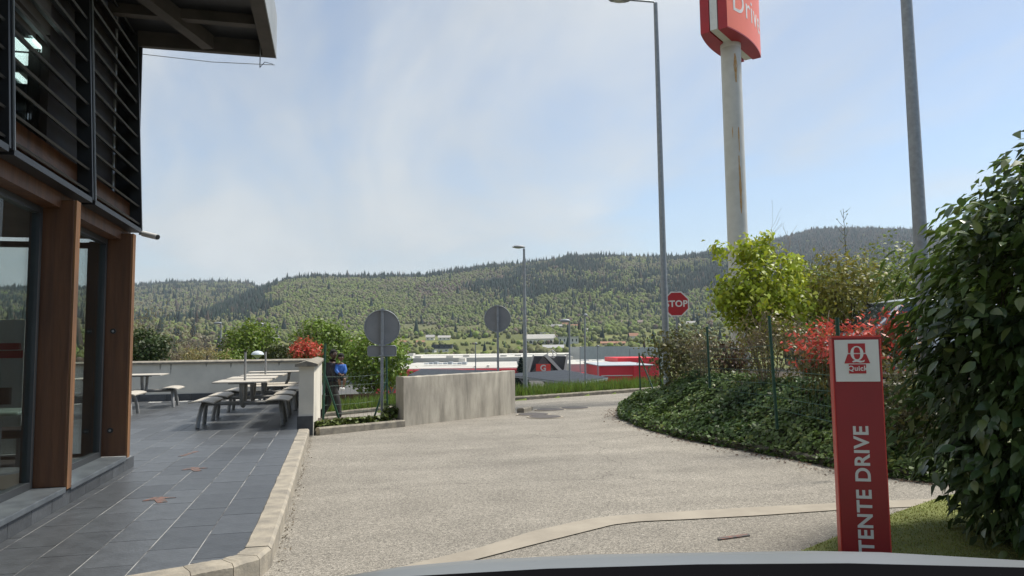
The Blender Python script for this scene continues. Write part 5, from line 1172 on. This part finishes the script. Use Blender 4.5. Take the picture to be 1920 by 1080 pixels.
# ------------------------------------------------------------------ forest on the hills
def forest():
    g = np.random.default_rng(99); n = 300000; az = g.uniform(R(-27), R(56), n); r = np.sqrt(g.uniform(760**2, 3380**2, n)); r[:7000] = g.uniform(390, 760, 7000); X = r*np.sin(az); Y = r*np.cos(az); Z = gz(X, Y)
    # drop trees that stand hidden behind a nearer crest
    ag = np.linspace(R(-28), R(57), 500); rg = np.linspace(700, 3400, 360); A, Q = np.meshgrid(ag, rg, indexing='ij'); E_ = (gz(Q*np.sin(A), Q*np.cos(A))-EYE)/Q; cm = np.maximum.accumulate(E_, axis=1)
    ia = np.clip(((az-ag[0])/(ag[1]-ag[0])).astype(int), 0, 499); ir = np.clip(((r-rg[0])/(rg[1]-rg[0])).astype(int), 0, 359)
    vis = (Z+13-EYE)/r > cm[ia, np.maximum(ir-1, 0)]
    px = np.interp(az, [px2az(x) for x in range(-200, 2200, 20)], list(range(-200, 2200, 20)))
    n1 = fbm(X/170., Y/170., 4); n2 = fbm(X/60.+40, Y/60., 3); zc = np.interp(az, MA, MZ); hm_, hl_ = hillz(az, r, True); onM = (r < 2240) & (hm_ >= hl_-2)
    hf = np.where(onM, np.clip((Z-45)/np.maximum(zc-45, 20), 0, 1.2), np.clip((r-1300)/2000, 0, 1))
    pc = np.full(n, .15)
    B = onM & (px >= 500); wC = sm(840, 960, px+ (n1-.5)*240)
    pB = .012+.72*sm(.82, .96, hf+(n1-.5)*.25); pC = np.where(hf < .22+(n1-.5)*.3, .18, np.clip(.72+(n1-.52)*4.6+(n2-.5)*1.0, .1, .97)); pc = np.where(B, pB*(1-wC)+pC*wC, pc)
    Az = onM & (px < 500+60*(n1-.5)*2); pc = np.where(Az, np.where(hf < .12, .4, .92), pc)
    far_l = ~onM & (px < 560); pc = np.where(far_l, .06+.5*sm(.86, .97, hf)*(n1 > .5)+.5*(n2 > .66), pc)
    far_r = ~onM & (px > 1150); pc = np.where(far_r, .86, pc)
    valley = r < 1120; dens = np.where(valley, np.where((n2 > .52) | (n1 > .56), .42, .05), 1.); dens = np.where(B & (wC < .5) & ~valley, 1., dens); dens = np.where(r < 760, np.where(fbm(X/140.+7, Y/26.+3, 3) > .56, .5, .02), dens); dens[meadow(az, r)] = .0
    hz_ = (r > 1000) & valley; dens = np.where(hz_ & (px > 900), np.maximum(dens, .35), dens); dens = np.where(hz_ & (px < 760), np.maximum(dens, .6), dens)
    k = vis & (g.random(n) < dens); con = g.random(n) < pc; con &= ~(valley & (g.random(n) > .15))
    ic = np.where(k & con)[0]; idd = np.where(k & ~con)[0]
    # conifers: five-sided spires of two tiers
    def spires(I):
        m = len(I); h = g.uniform(6.5, 17, m)*(1+.1*(r[I] > 2400))*(1+.5*(g.random(m) < .12)); w = h*g.uniform(.15, .21, m); a0 = g.uniform(0, 6.28, m); P = np.stack([X[I], Y[I], Z[I]-1], -1); t = np.arange(5)*2*math.pi/5
        ring = lambda s, z: P[:, None, :]+np.stack([np.cos(t[None]+a0[:, None])*(w*s)[:, None], np.sin(t[None]+a0[:, None])*(w*s)[:, None], np.broadcast_to((h*z)[:, None], (m, 5))], -1)
        V = np.concatenate([ring(1., .12), ring(.5, .55), (P+np.stack([0*h, 0*h, h], -1))[:, None]], 1); f = []
        for i in range(5): j = (i+1) % 5; f += [(i, j, 5+j), (i, 5+j, 5+i), (5+i, 5+j, 10)]
        F = (np.arange(m)[:, None, None]*11+np.array(f)[None]).reshape(-1, 3)
        c = np.array([.016, .028, .021])*(.75+.5*g.random((m, 1)))*(1+(g.random((m, 3))-.5)*.2); br = (g.random(m) < np.where(far_r[I], .35, .10)); c[br] = np.array([.062, .048, .036])*(.7+.6*g.random((br.sum(), 1))); return V.reshape(-1, 3), F, np.repeat(c, 11, 0)
    # broadleaved trees: uneven low-poly crowns
    ph = (1+5**.5)/2; iv = np.array([(-1, ph, 0), (1, ph, 0), (-1, -ph, 0), (1, -ph, 0), (0, -1, ph), (0, 1, ph), (0, -1, -ph), (0, 1, -ph), (ph, 0, -1), (ph, 0, 1), (-ph, 0, -1), (-ph, 0, 1)], float); iv /= np.linalg.norm(iv[0])
    fi = np.array([(0, 11, 5), (0, 5, 1), (0, 1, 7), (0, 7, 10), (0, 10, 11), (1, 5, 9), (5, 11, 4), (11, 10, 2), (10, 7, 6), (7, 1, 8), (3, 9, 4), (3, 4, 2), (3, 2, 6), (3, 6, 8), (3, 8, 9), (4, 9, 5), (2, 4, 11), (6, 2, 10), (8, 6, 7), (9, 8, 1)])
    def rounds(I):
        m = len(I); scrub = (B[I] & (wC[I] < .5)) | far_l[I]; w = np.where(scrub, g.uniform(1.5, 3.2, m), g.uniform(2.0, 4.2, m))*np.where(valley[I], .85, 1)*np.where(r[I] < 760, .8, 1); h = w*g.uniform(.9, 1.5, m)
        V = iv[None]*(1+(g.random((m, 12, 1))-.5)*.55)*np.stack([w, w, h], -1)[:, None]+np.stack([X[I], Y[I], Z[I]+h*.75], -1)[:, None]
        F = (np.arange(m)[:, None, None]*12+fi[None]).reshape(-1, 3); q = g.random((m, 1)); t = n2[I][:, None]
        fresh = np.array([.125, .15, .045]); grey = np.array([.14, .128, .08]); lime = np.array([.15, .20, .05]); brown = np.array([.115, .088, .068])
        mixv = np.clip(t*1.6-.3+(g.random((m, 1))-.5)*.7, 0, 1); mixv = np.where(far_l[I][:, None], mixv*.6, mixv); mixv = np.where((B[I] & (hf[I] < .35))[:, None], np.clip(mixv+.3, 0, 1), mixv)
        c = grey*(1-mixv)+fresh*mixv; c = np.where(q < .1, lime, c); hb = (hf[I] > .38) & (hf[I] < .62) & (px[I] > 780) & (px[I] < 960); c = np.where(((q > .93) | ((hb[:, None]) & (q > .4)) | (far_r[I][:, None] & (q > .3))), brown, c)
        c = c*(.8+.36*g.random((m, 1))); return V.reshape(-1, 3), F, np.repeat(c, 12, 0)
    V, F, C = spires(ic); tag(link('conifer_forest', rawmesh('conifer_forest', V, F, C), M['forest']), 'dark conifer woods on the hills', 'forest', kind='stuff')
    V, F, C = rounds(idd); tag(link('broadleaf_forest', rawmesh('broadleaf_forest', V, F, C, True), M['forest']), 'pale spring broadleaf woods on the hills', 'forest', kind='stuff')
    print('forest', len(ic), len(idd))
forest()

# ------------------------------------------------------------------ people
def skin_mesh(name, joints, edges, radii, m, parent, root=0, sub=2):
    me = bpy.data.meshes.new(name); me.from_pydata([tuple(j) for j in joints], edges, []); o = link(name, me, m, parent)
    sk = o.modifiers.new('skin', 'SKIN'); sk.use_smooth_shade = True; ly = me.skin_vertices[0]
    for i, q in enumerate(radii): ly.data[i].radius = (q, q) if not isinstance(q, tuple) else q
    ly.data[root].use_root = True; sb = o.modifiers.new('sub', 'SUBSURF'); sb.levels = sub; sb.render_levels = sub
    return o
SK = mat('skin', (.075, .04, .026), (.06, .032, .02), 8, .5); NAVY = mat('navy_jacket', (.016, .018, .030), (.010, .011, .018), 6, .75, .3, 40); TRS = mat('dark_trousers', (.028, .026, .026), (.017, .016, .016), 5, .85, .3, 30); SHOE = mat('shoe_white', (.55, .55, .53), rough=.6); HAIR = mat('hair', (.008, .007, .006), rough=.9); BLUE = mat('blue_jacket', (.03, .13, .45), (.02, .095, .36), 5, .7, .3, 30); KSK = mat('child_skin', (.14, .075, .045), (.115, .06, .036), 8, .5)
def hand(c, d, up, m, parent, s=1.):
    """palm and five curled fingers"""
    c = np.array(c, float); d = np.array(d, float); d /= np.linalg.norm(d); sd_ = np.cross(d, up); sd_ /= np.linalg.norm(sd_); n = np.cross(sd_, d); J = [c, c+d*.045*s, c+d*.085*s]; E = [(0, 1), (1, 2)]; Rr = [.024*s, .034*s, .034*s]
    for i, (o, L) in enumerate(((-.03, .06), (-.010, .072), (.010, .068), (.03, .052))):
        b = len(J); p = c+d*.09*s+sd_*o*s; J += [p, p+d*L*.5*s-n*.008*s, p+d*L*.8*s-n*.03*s]; E += [(2, b), (b, b+1), (b+1, b+2)]; Rr += [.0095*s, .009*s, .007*s]
    b = len(J); p = c+d*.03*s-sd_*.04*s; J += [p, p+d*.035*s-sd_*.018*s-n*.01*s, p+d*.06*s-sd_*.012*s-n*.025*s]; E += [(1, b), (b, b+1), (b+1, b+2)]; Rr += [.013*s, .011*s, .008*s]
    skin_mesh('hand', J, E, Rr, m, parent, 1, 1)
def head(c, yaw, s, m, parent, hair, hm):
    """one mesh: skull, jaw, nose, ears; eyes, mouth and hair as children"""
    c = np.array(c, float); cy, sy = math.cos(yaw), math.sin(yaw); T = lambda f, l, u: c+np.array([f*sy+l*cy, -f*cy+l*sy, u])*s    # f: forward (towards viewer at yaw 0), l: sideways
    n, k = 16, 12; V = []
    for i in range(k+1):
        a = math.pi*i/k; z = math.cos(a)*.118; q = math.sin(a)
        for j in range(n):
            b = 2*math.pi*j/n; f = math.cos(b)*q*.098; l = math.sin(b)*q*.076
            if z < 0: l *= 1-.35*(-z/.118); f *= 1-.12*(-z/.118)
            fc = max(0, math.cos(b))**6
            if -.05 < z < .012: f += fc*.016*(1-abs(z+.022)/.03 if abs(z+.022) < .03 else 0)
            if abs(z-.012) < .018: f -= .006*max(0, math.cos(b))*(abs(math.sin(b)) > .25)
            V.append(T(f, l, z))
    F = [(i*n+j, (i+1)*n+j, (i+1)*n+(j+1) % n, i*n+(j+1) % n) for i in range(k) for j in range(n)]; h = MB().add(V, F, True).build('head', m, parent)
    for s_ in (-1, 1):
        MB().ell(T(-.005, s_*.076, -.01), (.014*s, .014*s, .028*s), 8, 6).build('ear', m, h); MB().ell(T(.083, s_*.03, .010), (.011*s, .011*s, .007*s), 8, 6).build('eye', M['white'], h); MB().ell(T(.092, s_*.03, .010), (.005*s, .005*s, .005*s), 6, 4).build('pupil', M['black'], h)
    MB().ell(T(.083, 0, -.062), (.022*s, .012*s, .008*s), 10, 5).build('mouth', mat('lips', (.09, .03, .028), rough=.5), h)
    V = []
    for i in range(7):
        a = math.pi*.52*i/6
        for j in range(n): b = 2*math.pi*j/n; q = math.sin(a); f = math.cos(b)*q; V.append(T((f*.106-.008)*hair-(.012 if f > .6 and i > 4 else 0), math.sin(b)*q*.085*hair, math.cos(a)*.126*hair+.004+(.03 if f > .3 and i > 3 else 0)))
    MB().add(V, [(i*n+j, (i+1)*n+j, (i+1)*n+(j+1) % n, i*n+(j+1) % n) for i in range(6) for j in range(n)], True).build('hair', hm, h)
    return h
def people():
    f = G(637, 791, -.42); bx, by, bz = f[0]-.22, f[1]+.05, -.42; r = empty('person', (bx, by, bz), 'person in dark jacket and trousers walking behind the wire fence holding a child', 'person')
    W = lambda x, y, z: np.array([bx+x, by+y, bz+z])
    hip = W(0, 0, .86)
    # continuous body: pelvis, spine, neck, both legs and both arms
    J = [hip, W(.01, 0, 1.02), W(.02, 0, 1.2), W(.025, 0, 1.33), W(.03, -.01, 1.42), W(.04, -.02, 1.47),
         W(.03, -.09, .83), W(.15, -.10, .47), W(.20, -.10, .09), W(.29, -.11, .045), W(-.02, .09, .83), W(-.05, .10, .46), W(-.24, .11, .12), W(-.19, .12, .045),
         W(.04, -.19, 1.30), W(.09, -.24, 1.06), W(.24, -.24, 1.04), W(.01, .19, 1.30), W(.0, .25, 1.04), W(.14, .18, .92)]
    E = [(0, 1), (1, 2), (2, 3), (3, 4), (4, 5), (0, 6), (6, 7), (7, 8), (8, 9), (0, 10), (10, 11), (11, 12), (12, 13), (3, 14), (14, 15), (15, 16), (3, 17), (17, 18), (18, 19)]
    Rr = [.13, .125, .135, .12, .06, .055, .085, .058, .04, .035, .085, .058, .04, .035, .06, .045, .035, .06, .045, .035]
    off = root_loc(r); rel = lambda L: [p_-off for p_ in L]
    r.scale = (1.06,)*3
    skin_mesh('body', rel(J), E, Rr, SK, r, 0)
    skin_mesh('jacket', rel([W(0, 0, .84), J[1], J[2], J[3], W(.03, -.01, 1.40), J[14], J[15], W(.22, -.24, 1.04), J[17], J[18], W(.12, .19, .935)]), [(0, 1), (1, 2), (2, 3), (3, 4), (3, 5), (5, 6), (6, 7), (3, 8), (8, 9), (9, 10)], [(.185, .16), (.18, .155), (.195, .165), .16, .085, .09, .07, .055, .09, .07, .055], NAVY, r, 2)
    skin_mesh('trousers', rel([W(0, 0, .88), J[6], J[7], W(.20, -.10, .10), J[10], J[11], W(-.23, .11, .13)]), [(0, 1), (1, 2), (2, 3), (0, 4), (4, 5), (5, 6)], [.155, .115, .088, .07, .115, .088, .07], TRS, r, 0)
    for a, b in ((W(.19, -.10, .045), W(.34, -.115, .035)), (W(-.25, .11, .06), W(-.12, .12, .03))):
        skin_mesh('shoe', rel([a, (a+b)/2, b]), [(0, 1), (1, 2)], [.048, .046, .035], SHOE, r, 1, 1)
    head(W(.055, -.03, 1.575), R(28), 1.0, SK, r, 1.02, HAIR); hand(W(.24, -.24, 1.04)-off, (1, -.05, .02), (0, 0, 1), SK, r); hand(W(.14, .18, .92)-off, (.8, .1, -.5), (0, 0, 1), SK, r)
    # child on the forearm
    c = empty('person', W(.22, -.16, .98), 'small child in a bright blue jacket carried on the arm', 'person'); o2 = np.array(c.location); K = lambda x, y, z: W(.22+x, -.20+y, 1.08+z); rl2 = lambda L: [p_-o2 for p_ in L]
    J = [K(0, 0, 0), K(0, 0, .14), K(0, 0, .25), K(0, -.01, .32), K(.05, -.06, -.03), K(.09, -.16, -.08), K(.06, -.15, -.28), K(.065, -.2, -.31), K(-.05, -.03, -.03), K(-.03, -.14, -.1), K(.0, -.15, -.27), K(.01, -.2, -.3), K(.08, -.02, .23), K(.11, -.07, .11), K(.06, -.12, .03), K(-.08, -.02, .23), K(-.10, -.08, .12), K(-.03, -.13, .05)]
    E = [(0, 1), (1, 2), (2, 3), (0, 4), (4, 5), (5, 6), (6, 7), (0, 8), (8, 9), (9, 10), (10, 11), (2, 12), (12, 13), (13, 14), (2, 15), (15, 16), (16, 17)]; Rr = [.075, .075, .07, .04, .045, .038, .026, .022, .045, .038, .026, .022, .035, .027, .02, .035, .027, .02]
    skin_mesh('body', rl2(J), E, Rr, KSK, c, 0); skin_mesh('jacket', rl2([J[0]+[0, 0, .02], J[1], J[2], J[12], J[13], K(.07, -.11, .045), J[15], J[16], K(-.045, -.125, .06)]), [(0, 1), (1, 2), (2, 3), (3, 4), (4, 5), (2, 6), (6, 7), (7, 8)], [.098, .1, .088, .056, .046, .036, .056, .046, .036], BLUE, c, 1)
    skin_mesh('shorts', rl2([J[0]-[0, 0, .01], J[4], J[5], J[8], J[9]]), [(0, 1), (1, 2), (0, 3), (3, 4)], [.088, .062, .052, .062, .052], TRS, c, 0, 1)
    for a in (6, 10): skin_mesh('shoe', rl2([J[a], J[a+1], J[a+1]+[0, -.04, 0]]), [(0, 1), (1, 2)], [.034, .034, .026], SHOE, c, 1, 1)
    head(K(.005, -.025, .42), R(5), .82, KSK, c, 1.1, HAIR)
    c.location = tuple(np.array([bx, by, bz])+1.06*(o2-np.array([bx, by, bz]))); c.scale = (1.06,)*3
    hand(K(.06, -.12, .03)-o2, (-.5, -.6, -.2), (0, 0, 1), KSK, c, .55); hand(K(-.03, -.13, .05)-o2, (.5, -.6, -.2), (0, 0, 1), KSK, c, .55)
people()

# ------------------------------------------------------------------ bonnet of the car the viewer sits in
def own_car():
    r = empty('car', (.75, 1.4, 0), 'silver bonnet over the dark dashboard edge of the foreground car', 'car'); silver = mat('bonnet_silver', (.20, .215, .225), None, rough=.35, metal=.2)
    us = [D(x, y, 1.7) for x, y in ((600, 1092), (720, 1072), (873, 1058), (1122, 1046), (1473, 1040), (1600, 1038), (1750, 1041), (1920, 1051), (2150, 1075), (2350, 1110))]
    V = []; rows = ((-.62, .01), (-.3, .012), (0, 0), (.25, -.06), (.45, -.17), (.52, -.35)); k = len(us); fw = np.array([CF[0], CF[1], 0])
    for d, dz in rows:
        for p_ in us: V.append(p_+fw*d+[0, 0, dz])
    F = [(i*k+j, i*k+j+1, (i+1)*k+j+1, (i+1)*k+j) for i in range(len(rows)-1) for j in range(k-1)]; o = MB().add(V, F, True).build('bonnet', silver, r); so = o.modifiers.new('t', 'SOLIDIFY'); so.thickness = .02; so.offset = -1
    us = [D(x, y, .85) for x, y in ((600, 1100), (740, 1082), (1028, 1066), (1309, 1058), (1590, 1056), (1920, 1064), (2200, 1085))]; V = []; k = len(us); rows = ((-.5, -.05), (-.2, -.005), (0, 0), (.03, -.02), (.04, -.2))
    for d, dz in rows:
        for p_ in us: V.append(p_+fw*d+[0, 0, dz])
    F = [(i*k+j, i*k+j+1, (i+1)*k+j+1, (i+1)*k+j) for i in range(len(rows)-1) for j in range(k-1)]; o = MB().add(V, F, True).build('dashboard', mat('dash_black', (.006, .006, .007), None, rough=1., spec=0.), r)
own_car()

# ------------------------------------------------------------------ haze in the valley air
def haze():
    o = MB().box(-6700, 6700, -6700, 6700, -140, 620).build('haze', None); m = bpy.data.materials.new('haze'); m.use_nodes = True; t = m.node_tree; t.nodes.remove(t.nodes['Principled BSDF'])
    v = N(t, 'ShaderNodeVolumePrincipled'); v.inputs['Color'].default_value = (.74, .87, 1.0, 1); v.inputs['Density'].default_value = 1.0e-4; v.inputs['Anisotropy'].default_value = .2; t.links.new(v.outputs[0], t.nodes['Material Output'].inputs['Volume'])
    o.data.materials.append(m); tag(o, 'thin pale blue haze lying over the valley', 'haze', kind='stuff')
haze()
